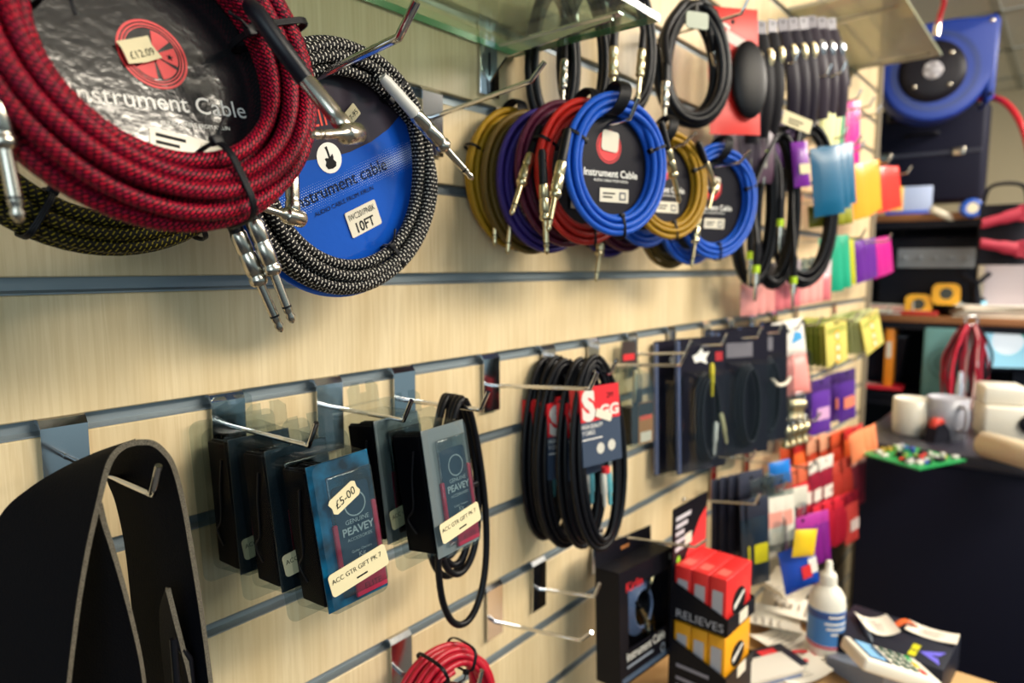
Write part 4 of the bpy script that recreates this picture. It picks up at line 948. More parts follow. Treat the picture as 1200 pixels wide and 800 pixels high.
t = thing('price_label', 'cream price label slanting over the violet packs', 'label', P(934, 143, .16), -36, -3, 16); m = MB(); m.prism(rrect(.060, .024, .002), -.0008, .0004, CREAM); m.bars(-.018, -.001, .03, 2, .006, -.001, INK); m.build('paper', t)

# black cables with lime collars
LIME = pbr('lime_collar', 'b6d81e', .4)
def lime_cable(lab, cpx, cpy, d, wx, hz, n, plugs):
    t = black_loop(lab, cpx, cpy, d, wx, hz, -36, n, .0060, (), 'black cables with lime collars')
    for px, py, L in plugs:
        q = P(px, py, d + .02); m = MB(); lp = local(t, q)
        m.lathe([(.0055, .002), (.0062, .010), (.0062, .040)], BLACK, TR(*lp), 10); m.lathe([(.0066, -.012), (.0068, .002)], LIME, TR(*lp), 12); m.lathe([(.006, -.030), (.006, -.012)], NICKEL, TR(*lp), 10); m.lathe([(.001, -.062), (.003, -.056), (.003, -.030)], NICKEL, TR(*lp), 10); m.build('jack_plug', t, 'plug with a lime collar'); tail(t, lp + V((0, 0, .038)), wx, hz, .0045)
lime_cable('black cable coil with lime collars right behind the farther blue coil', 884, 240, .08, .045, .150, 5, ((896, 178, 1), (879, 296, 1)))
lime_cable('black cable coil with a lime collar in the middle of the three', 908, 245, .10, .050, .150, 5, ((914, 258, 1), (886, 312, 1)))
lime_cable('large black cable coil with purple tag, farthest of the lime-collared ones', 943, 240, .12, .075, .165, 6, ((930, 325, 1),))
t = packet('cable_sleeve', 'purple sleeve with a cream label on the large black coil', 'sleeve', P(936, 166, .135), -36, -3, -6, .036, .085, .022, pbr('pack_violet', '7b2c9c', .35), None, None, label_mat=CREAM)
for px, py, l_ in ((876, 160, 'first lime-collared coil'), (905, 158, 'middle lime-collared coil'), (938, 158, 'large lime-collared coil')): hook(P(px, py, 0).x, 2, .13, 'chrome hook of the %s' % l_, 'u', tilt=4)
# pale pink packs under them
PKP = pbr('pale_pink_plastic', 'f0a09a', .35)
row(10, P(878, 312, .05), P(966, 300, .12), 'pale pink slim pack, %s in the row under the lime-collared cables', [slim(PKP, .04, .10, .014, CLEARW, g='pale pink packs', hh=.35), slim(pbr('rose_plastic', 'd8727a', .35), .04, .10, .014, C('d8c4c8', .4), g='pale pink packs', hh=.4)], rz=-30, roll=-2)
# bright packs near the far end of the wall
def stack(n, p0, p1, fmt, mat, w, h, th, rz, roll, name='accessory_pouch', g=None, head=None, droll=0):
    return row(n, p0, p1, fmt, slim(mat, w, h, th, head, None, name, 'pouch', g), rz=rz, roll=roll, droll=droll)
stack(2, P(972, 118, .14), P(980, 114, .12), 'pale yellow upright packet, %s of the pair over the teal pouches', C('e8e6a0', .4), .035, .15, .010, -40, 2, g='upright packets')
stack(1, P(984, 112, .11), P(984, 112, .11), 'green upright packet, %s one beside the pale yellow pair', C('3c8a62', .4), .035, .16, .010, -40, 0)
stack(2, P(996, 118, .11), P(1001, 118, .10), 'magenta upright packet, %s beside the green packet', C('d8188e', .3), .035, .16, .012, -40, -2, g='magenta packets')
stack(3, P(967, 172, .17), P(984, 168, .15), 'teal blue pouch, %s in the stack under the pale yellow packets', C('085a80', .4), .075, .13, .024, -30, -8, g='teal pouches')
stack(4, P(1006, 192, .14), P(1022, 188, .13), 'glowing orange packet, %s in the stack beside the teal pouches', C('f6a02c', .3), .060, .13, .012, -22, -10, g='orange packets')
stack(4, P(1032, 196, .13), P(1046, 196, .12), 'bright red packet, %s in the stack beside the orange ones', C('e8342c', .3), .055, .12, .012, -24, -12, g='red packets')
stack(2, P(968, 240, .14), P(978, 240, .13), 'olive green packet, %s at the foot of the teal pouches', C('8a8a1c', .4), .08, .045, .02, -44, -6, g='olive packets')
stack(2, P(972, 278, .12), P(982, 276, .12), 'sea green packet, %s of the pair under the olive ones', C('1ea07c', .35), .055, .125, .014, -40, -6, g='sea green packets')
stack(1, P(994, 278, .11), P(994, 278, .11), 'lime yellow slim packet, the %s beside the sea green pair', C('b8b81e', .35), .03, .12, .012, -40, -6)
stack(3, P(1006, 282, .10), P(1020, 280, .10), 'purple packet, %s from the lime yellow one', C('5b1c86', .35), .05, .115, .014, -18, -12, g='purple packets')
stack(3, P(1026, 280, .10), P(1038, 278, .10), 'magenta packet, %s beside the purple ones', C('b8187e', .35), .05, .115, .014, -20, -16, g='magenta low packets')
for px, py, l_ in ((985, 110, 'green and magenta upright packets'), (968, 166, 'teal pouches'), (1010, 186, 'orange packets'), (1036, 190, 'red packets'), (975, 272, 'sea green packets'), (1010, 276, 'purple and magenta packets')):
    q = P(px, py, .1); hook(q.x, round((q.z - ZA + .03) * 10), .16, 'chrome hook of the %s' % l_, 'u', tilt=4)

# ================================================================== lower rows beyond the display
PU = pbr('packet_purple', '5a2a92', .35); OR = pbr('packet_orange', 'd8482a', .4); RD = pbr('packet_red', 'c81e2c', .38); LO = pbr('packet_salmon', 'f08a5c', .4)
row(3, P(946, 448, .06), P(962, 444, .12), 'deep purple packet, %s out from the wall under the nearer string fan', slim(PU, .07, .13, .012, C('43206e', .4), C('d0a0c8', .4), g='purple string packs'), rz=-20, roll=-4)
row(3, P(975, 438, .06), P(992, 434, .13), 'dark violet packet, %s out from the wall under the farther string fan', slim(C('4a1f80', .35), .07, .13, .012, C('3a1a60', .4), C('e07a60', .4), g='violet string packs'), rz=-20, roll=-6)
def chrome_bits(lab, loc, a, ln, r):
    t = thing('metal_fitting', lab, 'fitting', loc, a, ln, r, 'silver fittings by the pink packet')
    m = MB(); m.lathe([(.004, 0), (.010, -.004), (.011, -.014), (.006, -.020), (.005, -.034), (.010, -.038), (.008, -.046), (.001, -.048)], GOLDISH, None, 12); m.build('knob', t)
    m = MB(); m.tube([(.0, 0, .012 + .010 * math.sin(b)) if False else (.008 * math.cos(b), 0, .008 + .008 * math.sin(b)) for b in [2 * PI * i / 14 for i in range(14)]], .0014, CHROME, True, 6); m.build('ring', t); return t
row(4, P(926, 468, .10), P(940, 468, .12), 'small silver fitting, %s in the upper row under the pink packet', chrome_bits, rz=-20)
row(4, P(922, 500, .11), P(944, 494, .13), 'small silver fitting, %s in the lower row under the pink packet', chrome_bits, rz=-10)
row(6, P(926, 520, .06), P(1000, 500, .16), 'orange packet, %s along the upper orange row', [slim(OR, .085, .13, .014, C('c8502e', .4), None, g='orange row', hh=.3), slim(C('a83a22', .35), .075, .14, .016, C('d89a78', .5), None, g='orange row', hh=.25), slim(C('e86a34', .35), .08, .12, .014, C('b82a2a', .4), C('e8e0d0', .5), g='orange row', hh=.2)], rz=-16, roll=-6)
row(3, P(1002, 506, .18), P(1018, 500, .18), 'salmon packet, %s at the far end of the upper orange row', slim(LO, .05, .075, .012, None, None, g='salmon packets'), rz=-24, roll=-16)
row(5, P(918, 552, .09), P(968, 535, .14), 'red packet with white strip, %s in the middle row above the bottle', [slim(RD, .06, .13, .014, C('d86a4a', .4), C('e8d8cc', .4), g='red row', hh=.3), slim(C('8a1a30', .35), .06, .13, .014, C('e8e0d4', .4), C('e8d8cc', .4), g='red row', hh=.2)], rz=-14, roll=-4)
row(4, P(972, 545, .14), P(1006, 530, .18), 'brick red packet, %s in the middle row next to the black counter', [slim(C('a83226', .4), .06, .13, .012, C('c84a3a', .4), None, g='brick red packets'), slim(C('6a1c28', .35), .06, .135, .014, C('d8a090', .4), None, g='brick red packets')], rz=-16, roll=-6)
row(4, P(962, 590, .14), P(998, 576, .18), 'crimson packet, %s in the lowest row beside the black counter', [slim(C('b01a30', .38), .065, .12, .014, C('d82a3a', .4), None, g='crimson packets'), slim(C('c8403a', .38), .06, .13, .014, C('8a1426', .4), C('e0c8c0', .5), g='crimson packets')], rz=-16, roll=-6)
row(3, P(940, 606, .17), P(958, 600, .18), 'magenta purple packet, %s behind the white bottle', slim(C('7a1a7c', .35), .05, .11, .014, C('b8389c', .4), None, g='magenta purple packets'), rz=-36, roll=-8)
t = packet('accessory_packet', 'yellow packet just above the bottle cap', 'packet', P(945, 620, .22), -30, 0, 6, .05, .05, .014, C('e8c01e', .4), None)
t = packet('accessory_packet', 'blue packet with a red and white print beside the bottle', 'packet', P(932, 640, .20), -34, 0, -14, .075, .085, .02, C('1446b0', .35), None); m = MB(); m.rect(-.004, -.06, .016, -.035, -.0125, REDINK); m.rect(.012, -.055, .03, -.025, -.0124, WHITEINK); m.build('printed_patch', t)
row(3, P(893, 560, .12), P(915, 556, .14), 'clear packet with white paper, %s beyond the display', slim(C('d8d2c4', .4), .055, .14, .012, CLEARW, C('e8a090', .4), g='clear paper packets', hh=.3), rz=-30, roll=-6)
row(4, P(848, 560, .05), P(880, 552, .10), 'dark packet in clear film, %s behind the red cartons', slim(C('20202c', .3), .06, .17, .016, C('3a3c4c', .4), None, g='dark film packets', hh=.25), rz=-28, roll=-2)
row(2, P(880, 585, .12), P(888, 583, .13), 'dark packet with a yellow edge, %s beside the clear paper packets', slim(C('1c2a38', .3), .05, .17, .014, C('2c3040', .4), C('c8c01e', .4), g='yellow edged packets'), rz=-28, roll=-4)
row(3, P(905, 580, .13), P(930, 572, .15), 'crumpled clear bag, %s hanging above the paper slips', slim(CLEARW, .07, .13, .03, C('cfcabb', .5), None, g='clear bags', hh=.25), rz=-30, roll=-4)
t = packet('accessory_packet', 'bright blue packet with an orange print above the clear bags', 'packet', P(913, 540, .12), -34, 0, -8, .05, .05, .012, C('1e78d0', .35), None)
for k, (px, py, l_) in enumerate(((850, 556, 'dark film packets'), (890, 556, 'clear paper packets'), (950, 440, 'deep purple packets'), (980, 434, 'dark violet packets'), (930, 515, 'nearer orange packets'), (975, 505, 'farther orange packets'), (925, 550, 'red packets with white strips'), (985, 540, 'brick red packets'), (975, 585, 'crimson packets'), (945, 604, 'magenta purple packets'))):
    q = P(px, py, .1); hook(q.x, round((q.z - ZA + .03) * 10), .14, 'chrome hook of the %s' % l_, 'l', tilt=4)

# ================================================================== table in front with bottle, card reader, papers
tb = thing('side_table', 'small wooden table under the bottle and papers', 'table', (1.06, -.29, 0))
WOOD = pbr('table_wood', 'c09a68', .5, noise=(14, 'a9814f'))
m = MB(); m.box((.02, -.0, TZ - .0125), (.46, .54, .025), WOOD, .003); m.build('tabletop', tb)
for sx in (-.18, .22):
    for sy in (-.24, .24): m = MB(); m.box((sx, sy, (TZ - .025) / 2), (.035, .035, TZ - .025), WOOD, .002); m.build('leg', tb)
def on(px, py, z=TZ): return PZ(px, py, z)
PLW = pbr('bottle_white_plastic', 'e2ded2', .45, spec=.4)
bt = thing('pump_bottle', 'white plastic bottle with a blue label and nozzle cap', 'bottle', on(966, 766), -40)
s = .93
m = MB(); m.lathe([(.0, 0), (.026, .0), (.0295, .004), (.030, .012), (.030, .094), (.0285, .108), (.022, .120), (.0135, .128), (.0125, .130)], PLW, M.Scale(s, 4), 28); m.build('bottle_body', bt)
m = MB(); m.lathe([(.0304, .030), (.0304, .090)], C('3f7cc0', .4), M.Scale(s, 4), 28); m.lathe([(.0305, .024), (.0305, .029)], C('c85a6a', .4), M.Scale(s, 4), 28); m.lathe([(.0305, .076), (.0305, .088)], C('27488c', .4), M.Scale(s, 4), 28)
for zz_, hw in ((.080, .5), (.068, .7), (.059, .6), (.050, .35)):
    m.add([(.0307 * s * math.sin(a), -.0307 * s * math.cos(a), (zz_ + d) * s) for d in (0, .0035) for a in [-hw + 2 * hw * i / 8 for i in range(9)]], [(i, i + 1, i + 10, i + 9) for i in range(8)], WHITEINK)
m.build('bottle_label', bt, 'blue wraparound label')
m = MB(); m.lathe([(.0135, .128), (.0140, .130), (.0140, .144), (.0125, .148), (.0065, .150), (.0055, .168), (.0040, .170), (.0, .170)], PLW, M.Scale(s, 4), 18); m.build('nozzle_cap', bt)
# black box on the table
bb = thing('accessory_box', 'black cardboard box with yellow and violet emblem', 'box', (1.262, -.363, TZ), -94)
bx = pbr('box_black_card', '1f222e', .45)
m = MB(); m.box((0, 0, .025), (.155, .120, .05), bx, .001); m.build('carton', bb)
T = TR(0, 0, .0503) @ ROT(-PI / 2, 'X') @ TR(.010, 0, -.028) @ M.Diagonal((.85, 1, .85, 1))
m = MB(); m.flat([(.022, .0), (.034, .0), (.034, .022), (.022, .022)], 0, C('c8c41c', .4), T); m.flat([(.022, -.024), (.034, -.024), (.034, -.004), (.022, -.004)], 0, C('c8c41c', .4), T)
for sg in (1, -1): m.flat([(.036, 0), (.046, sg * .008), (.072, sg * .026), (.066, sg * .006), (.054, 0)], -.0001, C('6a64d8', .4), T)
m.build('printed_emblem', bb, 'yellow and violet emblem')
# card reader
cr0 = thing('card_reader', 'white handheld card reader leaning with its keypad up', 'card reader', on(1040, 785, TZ + .054), -28, 0, 0)
crb = pbr('reader_white', 'e6e2d4', .4); 
T = ROT(math.radians(70), 'Z') @ ROT(math.radians(20), 'X')
m = MB(); m.box((0, 0, .009), (.064, .120, .020), crb, .005, T); m.build('reader_body', cr0)
m = MB(); m.box((0, .034, .0192), (.050, .036, .0012), C('23303e', .25), T=T); m.box((0, .036, .0200), (.042, .026, .0006), C('7fb0d8', .2, emit='7fb0d8', es=.25), T=T); m.rect(-.014, -.004, .014, 0, 0, INK, T @ TR(0, .030, .0208) @ ROT(-PI / 2, 'X')); m.build('screen', cr0, 'dark framed blue screen')
for r in range(4):
    for c in range(3):
        m = MB(); m.box((-.017 + .017 * c, .006 - .014 * r, .0200), (.011, .008, .003), C('3c5a4c', .4) if not (r == 3) else C(['c8342c', 'd8c22c', '2ca05a'][c], .4), .001, T); m.build('key', cr0)
ab = thing('plastic_stand', 'grey translucent stand under the card reader', 'stand', on(1016, 796, TZ + .001), -28); m = MB(); m.prism([(-.05, 0), (.05, 0), (.05, .018), (-.05, .042)], -.03, .03, C('7f8a9c', .3), ROT(PI / 2, 'Z')); m.build('wedge', ab)
# papers, cards and small packs
PAP = pbr('receipt_paper', 'e6dfd0', .7)
def paper(lab, px, py, w, h, rz, z=TZ, mat=PAP, curl=.012, name='paper_slip', g='paper slips on the table'):
    t = thing(name, lab, 'paper', on(px, py, z + .002), rz, 0, 0, g); r_ = random.Random(px); a, b = r_.uniform(-1, 1), r_.uniform(.4, 1)
    m = MB(); m.slab(lambda u, v: ((u - .5) * w, (v - .5) * h, curl * (b * abs(u - .5) ** 2 * 4 + .3 * a * (v - .5)) + curl * .3), 8, 6, .0006, mat); m.build('sheet', t)
    m = MB()
    for i in range(5): m.rect(-w * .32, -h * .3 + h * .13 * i, w * (.1 + .2 * r_.random()), -h * .3 + h * .13 * i + h * .035, -.0004 - curl * .45, C('9a938a', .6), ROT(-PI / 2, 'X'))
    m.build('print', t); return t
paper('pale receipt slip lying near the display foot', 902, 735, .075, .10, 20, curl=.02)
paper('pale receipt slip standing curled by the yellow cartons', 912, 700, .07, .09, -30, TZ + .02, curl=.03)
paper('pale receipt slip tucked behind the white bottle', 925, 715, .08, .10, 10, TZ + .01)
paper('pale receipt slip lying between display and bottle', 918, 755, .09, .07, -20)
paper('white paper slip beside the black and red booklet', 935, 790, .09, .05, -30)
paper('white card stub right of the bottle base', 985, 752, .03, .05, 20, curl=.004)
paper('white folded note standing on the black box', 1027, 736, .05, .06, -60, TZ + .05, curl=.01)
paper('long white slip lying along the far edge of the black box', 1092, 744, .07, .035, -90, TZ + .052, curl=.006)
t = paper('white card with a red oval print by the bottle', 938, 772, .07, .045, -38, TZ + .004, curl=.004); m = MB(); m.ring(0, 0, .010, .018, -.006, REDINK, T=ROT(-PI / 2, 'X') @ M.Diagonal((1.4, 1, .9, 1))); m.build('red_print', t, 'red oval print')
t = thing('booklet', 'black and red booklet at the foot of the display', 'booklet', on(903, 785), -30); m = MB(); m.box((0, 0, .010), (.09, .06, .02), C('22242e', .4), .001); m.box((0, 0, .010), (.088, .061, .014), PAP); m.build('pages', t); m = MB(); m.rect(-.01, -.022, .022, .022, -.0204, REDINK, ROT(-PI / 2, 'X')); m.build('cover_print', t, 'red cover panel')
t = thing('booklet', 'grey blue leaflet stack at the bottom edge', 'booklet', on(890, 800), -30); m = MB(); 
for i in range(4): m.box((.004 * i, 0, .003 + .006 * i), (.10, .05, .005), C(['5a6a90', 'd8d4c8', '7a88a8', 'cfcac0'][i], .5))
m.build('leaflets', t)
t = thing('tape_strip', 'orange curled strip on the back of the black box', 'strip', on(1060, 737, TZ + .054), -40); m = MB(); m.slab(lambda u, v: (.05 * (u - .5), .010 * (v - .5), .014 * math.sin(PI * u)), 10, 2, .002, C('e0642c', .4)); m.build('strip', t)
t = thing('pen', 'slim dark pen on the black box behind the card reader', 'pen', on(1022, 752, TZ + .056), 25); m = MB(); m.lathe([(.001, 0), (.003, .008), (.0035, .01), (.0035, .06), (.003, .07)], C('56606c', .3), ROT(PI / 2, 'Y'), 10); m.build('barrel', t); m = MB(); m.box((.055, 0, .004), (.02, .002, .0015), CHROME); m.build('clip', t)
t = thing('key_ring', 'small metal key fob on the table left of the card reader', 'key ring', on(984, 775), 0); m = MB(); m.tube([(.012 * math.cos(b), .009 * math.sin(b), .003) for b in [2 * PI * i / 20 for i in range(20)]], .0022, GOLDISH, True, 8); m.build('ring', t); m = MB(); m.box((.018, .0, .003), (.022, .010, .004), C('d8b0a8', .3), .001); m.build('fob', t)

# ================================================================== black counter and what stands on it
CZ = .945
ct = thing('counter', 'large plain black counter block right of the wall', 'counter', (2.27, -.66, 0))
CB = pbr('counter_black', '0a0c20', .6, spec=.22)
m = MB(); m.box((0, 0, (CZ - .03) / 2), (.64, 1.02, CZ - .03), CB, .003); m.build('carcass', ct)
m = MB(); m.box((0, 0, CZ - .015), (.665, 1.045, .030), pbr('counter_top', '2a2a35', .3), .004); m.build('worktop', ct)
oc = lambda px, py: PZ(px, py, CZ)
PCBG = pbr('circuit_green', '1a8a48', .4)
t = thing('circuit_board', 'green circuit board with coloured components on the counter', 'circuit board', oc(1068, 538) + V((0, 0, .006)), -25)
m = MB(); m.box((0, 0, 0), (.17, .15, .004), PCBG); m.build('board', t)
for i in range(42):
    m = MB(); x, y = rnd.uniform(-.072, .072), rnd.uniform(-.062, .062); c = rnd.choice(['b8b8b0', 'a8902a', '2a4a9c', '1c1c22', '1c1c22', 'c83228', 'c8c4b8', '8f8f98', '6a8a3c'])
    if i % 3: m.box((x, y, .006), (rnd.uniform(.008, .022), rnd.uniform(.007, .014), rnd.uniform(.006, .012)), C(c, .4), .001)
    else: m.lathe([(.005, 0), (.006, .002), (.006, .012), (.0045, .014)], C(c, .4), TR(x, y, .002), 12)
    m.build('component', t)
MUGW = pbr('ceramic_white', 'd8d2c4', .3)
t = thing('mug', 'cream ceramic mug behind the circuit board', 'mug', oc(1068, 507), 20)
m = MB(); m.lathe([(.0, 0), (.044, 0), (.047, .004), (.049, .095), (.0455, .097), (.043, .010), (.0, .008)], MUGW, None, 28); m.build('cup', t)
m = MB(); m.tube(smooth_path([(.047, 0, .080), (.072, 0, .078), (.080, 0, .050), (.070, 0, .024), (.047, 0, .020)], 6), .006, MUGW, n=8); m.build('handle', t)
t = thing('measuring_jug', 'grey plastic jug right of the cream mug', 'jug', oc(1108, 513), -140)
m = MB(); m.lathe([(.0, 0), (.040, 0), (.050, .11), (.047, .111), (.038, .006), (.0, .006)], C('9a9aa4', .35), None, 24); m.build('vessel', t); m = MB(); m.tube(smooth_path([(.048, 0, .095), (.075, 0, .09), (.072, 0, .04), (.044, 0, .03)], 6), .006, C('9a9aa4', .35), n=8); m.build('handle', t)
t = thing('paper_roll', 'thick cream roll lying at the right end of the counter', 'roll', oc(1204, 552) + V((0, 0, .034)), 52, 0, 0, None, .8)
m = MB(); m.lathe([(.012, -.14), (.036, -.14), (.038, -.13), (.038, .14), (.012, .14), (.012, -.14)], pbr('roll_cream', 'dcd0b4', .6), ROT(PI / 2, 'Y'), 24); m.build('roll', t)
t = thing('receipt_printer', 'white desktop printer with a round black lens', 'printer', oc(1186, 512), -72)
m = MB(); m.box((0, 0, .045), (.16, .12, .09), MUGW, .008); m.box((-.03, .01, .115), (.10, .10, .05), MUGW, .008); m.build('housing', t)
m = MB(); m.lathe([(.0, .0), (.024, .0), (.026, -.012), (.018, -.016), (.0, -.016)], C('1a1a22', .3), TR(.02, -.058, .05) @ ROT(-PI / 2, 'X'), 20); m.build('lens', t, 'round black lens')
t = thing('adhesive_stick', 'slim silver tube standing beside the hanging red leads', 'tube', oc(1122, 492), 0); m = MB(); m.lathe([(.008, 0), (.010, .004), (.010, .11), (.007, .115), (.007, .14), (.004, .145)], C('b9c4d8', .25, metal=.6), None, 14); m.build('tube', t)
t = thing('tape_dispenser', 'small dark dispenser in front of the grey jug', 'dispenser', oc(1098, 517), -30); m = MB(); m.prism([(-.03, 0), (.03, 0), (.025, .03), (.005, .05), (-.02, .045)], -.015, .015, C('1b1b24', .4)); m.build('stand', t); m = MB(); m.lathe([(.010, -.01), (.018, -.01), (.018, .01), (.010, .01)], C('c83a2c', .4), TR(-.005, 0, .045) @ ROT(PI / 2, 'X'), 16); m.build('reel', t)

# ================================================================== storage rack beyond the end of the wall
rk = thing('storage_rack', 'dark storage rack with wooden shelves beyond the wall end', 'rack', (3.05, -.15, 0))
RKD = pbr('rack_black', '15161f', .5); RKW = pbr('rack_wood', '8a5a34', .5)
ZS2, ZS1 = H - .17, H + .19
for sx in (-.22, .22):
    for sy in (-.42, .36): m = MB(); m.box((sx, sy, 1.0), (.035, .035, 2.0), RKD, .002); m.build('upright', rk)
for zz in (ZS2, ZS1, CZ): m = MB(); m.box((0, -.03, zz - .0175), (.50, .84, .025), RKW if zz > 1 else RKD, .002); m.box((-.240, -.03, zz - .04), (.012, .84, .03), RKD); m.build('shelf_board', rk)
m = MB(); m.box((.23, -.03, .85), (.012, .80, 1.5), RKD); m.build('back_panel', rk)
def rack_at(px, py, z): return PZ(px, py, z)
XR = 2.86
def bx_thing(name, label, cat, px, py, X, w, dpt, h, mat, rz=90, bev=.004, extra=None):
    q = PX(px, py, X); t = thing(name, label, cat, q, rz); m = MB(); m.box((0, 0, h / 2), (w, dpt, h), mat, bev); m.build('casing', t)
    if extra: extra(t)
    return t
def faceplate(col, x, z, w, h, yy, nm='front_panel', knobs=0):
    def f(t):
        m = MB(); m.box((x, yy, z), (w, .004, h), C(col, .4), .001); m.build(nm, t)
        for i in range(knobs):
            m = MB(); m.lathe([(.009, 0), (.008, .012), (.0, .012)], C('8f949c', .3), TR(x - w * .4 + w * .8 * i / max(knobs - 1, 1), yy - .002, z) @ ROT(PI / 2, 'X'), 12); m.build('knob', t)
    return f
q = PX(1096, 362, 2.95)
t = thing('amplifier', 'black equipment case with a light grey panel on the rack', 'amplifier', V((3.0, q.y, ZS2)), -90)
m = MB(); m.box((0, 0, .15), (.36, .24, .26), RKD, .008); m.build('casing', t); faceplate('8d929a', .0, .20, .24, .07, -.132, knobs=5)(t)
m = MB(); m.tube(smooth_path([(-.12, -.02, .28), (-.10, -.02, .31), (.10, -.02, .31), (.12, -.02, .28)], 5), .008, RKD); m.build('handle', t)
for s_ in (-.17, .17): m = MB(); m.lathe([(.014, 0), (.012, .020)], RUBBER, TR(s_, -.1, 0), 12); m.build('foot', t)
t = thing('instrument_case', 'tall black instrument case under the hose reel', 'case', PX(1080, 236, 3.1), -90)
m = MB(); m.box((0, 0, .17), (.40, .14, .36), pbr('case_black', '17182a', .6), .015); m.build('shell', t); m = MB(); m.box((0, -.072, .17), (.38, .004, .012), C('3a3d4c', .4)); m.build('lid_seam', t); m = MB(); m.tube(smooth_path([(-.05, -.075, .24), (-.045, -.10, .24), (.045, -.10, .24), (.05, -.075, .24)], 5), .008, RKD); m.build('handle', t)
for s_ in (-.12, .12): m = MB(); m.box((s_, -.074, .17), (.04, .01, .03), NICKEL, .003); m.build('latch', t)
def spos(px, py, z): return PX(px, py, 2.86)
t = thing('string_box', 'yellow and pale blue box on the upper rack shelf', 'box', V((2.86, PX(1066, 232, 2.86).y, ZS1 - .005)), -80); m = MB(); m.box((0, 0, .055), (.14, .05, .09), C('a8b8dc', .4), .002); m.box((-.045, -.001, .055), (.05, .052, .091), C('f0c050', .4), .002); m.build('carton', t); m = MB(); m.box((0, 0, .005), (.15, .06, .018), C('1c48b8', .4), .002); m.build('tray', t)
t = thing('paper_tube', 'short white tube lying on the upper rack shelf', 'tube', PX(1107, 252, 2.80), -60, 0, 25); m = MB(); m.lathe([(.010, -.05), (.012, -.05), (.012, .05), (.010, .05)], WHITE, ROT(PI / 2, 'Y'), 16); m.build('tube', t)
t = thing('tape_roll', 'blue roll of tape at the right end of the upper shelf', 'tape', PX(1138, 244, 2.80), -70); m = MB(); m.lathe([(.018, -.016), (.032, -.016), (.032, .016), (.018, .016), (.018, -.016)], C('1e56c0', .35), ROT(PI / 2, 'X'), 24); m.build('tape', t); m = MB(); m.lathe([(.0165, -.017), (.018, -.017), (.018, .017), (.0165, .017)], C('d8d0b8', .6), ROT(PI / 2, 'X'), 24); m.build('core', t)
t = thing('work_glove', 'pair of crimson work gloves hung over black cloth', 'gloves', PX(1172, 262, 2.64), -70)
GL = pbr('glove_crimson', '9c1a34', .7)
for sg in (0, 1):
    m = MB(); z0 = -.06 * sg
    m.slab(lambda u, v: (-.05 + .10 * v, -.006 * math.sin(PI * u), z0 + .02 * (u - .5) * (1.6 if v > .5 else 1.1) + (.03 * v if sg == 0 else -.02 * v)), 6, 8, .014, GL); m.build('palm', t)
    for f in range(4):
        m = MB(); zf = z0 + (.03 if sg == 0 else -.02) + (f - 1.5) * .011; m.tube([(.045, 0, zf), (.075, -.004, zf + .004 * (f - 1.5)), (.098 - .004 * abs(f - 1.4), -.008, zf + .007 * (f - 1.5))], [.007, .0065, .004], GL, n=8); m.build('finger', t)
t = thing('cloth_bag', 'black cloth bag hanging under the crimson gloves', 'bag', PX(1178, 240, 2.70), -75); m = MB(); m.slab(lambda u, v: (.13 * (u - .5), -.02 * math.sin(PI * u) + .01 * math.sin(6 * u), -.19 * v), 10, 8, .03, C('14141c', .8)); m.build('bag_body', t); m = MB(); m.tube(smooth_path([(-.06, 0, 0), (-.04, 0, .06), (.04, 0, .06), (.06, 0, 0)], 5), .006, C('14141c', .8)); m.build('handle', t)
for nm, lab, px, py, c, c2 in (('rubber_duck_toy', 'round yellow tape measure with dark window on the wooden shelf', 1075, 372, 'f0b01c', '3a3a30'), ('', 'flat yellow tape measure behind the round one', 1108, 352, 'efae1a', '3a3a30')):
    t = thing('tape_measure', lab, 'tape measure', V((2.84, PX(px, py, 2.84).y, ZS2 - .005 if py > 360 else ZS2 + .035)), -80); m = MB(); m.prism(rrect(.085, .075, .022, 0, .0375), -.02, .02, C(c, .4), smooth=False); m.build('casing', t)
    m = MB(); m.flat(circ(0, .040, .020, 20), -.0206, C(c2, .4)); m.build('window', t); m = MB(); m.box((.045, 0, .008), (.012, .02, .008), NICKEL); m.build('tape_tip', t)
t = thing('document_tray', 'pale grey tray of papers at the near end of the wooden shelf', 'tray', V((2.87, PX(1030, 372, 2.87).y, ZS2 - .005)), -80); m = MB(); m.box((0, 0, .006), (.22, .16, .008), C('b8b6ae', .5)); m.box((-.108, 0, .025), (.006, .16, .045), C('b8b6ae', .5)); m.box((.108, 0, .025), (.006, .16, .045), C('b8b6ae', .5)); m.build('tray', t)
m = MB()
for i in range(4): m.box((.004 * i - .006, 0, .014 + .006 * i), (.18, .13, .005), C(['e2dccc', 'd8d2c4', 'c8322c', 'e6e0d0'][i], .6))
m.build('paper_stack', t)
t = thing('paper_stack', 'loose pile of cream papers at the right end of the wooden shelf', 'papers', V((2.9, PX(1158, 372, 2.9).y, ZS2 - .005)), -70); m = MB()
for i in range(7): m.box((rnd.uniform(-.01, .01), rnd.uniform(-.01, .01), .004 + .006 * i), (.22, .16, .005), C(['e6dfcc', 'd8c0b0', 'e2dcd0', 'c9b8a4'][i % 4], .6), T=ROT(rnd.uniform(-.15, .15), 'Z'))
m.build('sheets', t)
t = thing('flat_box', 'red flat box lying at the front of the wooden shelf', 'box', V((2.83, PX(1072, 380, 2.83).y, ZS2 - .005)), -88); m = MB(); m.box((0, 0, .008), (.14, .05, .016), C('b82820', .4), .002); m.build('carton', t); m = MB(); m.box((0, 0, .0165), (.08, .03, .001), C('e0d8c8', .5)); m.build('label', t)
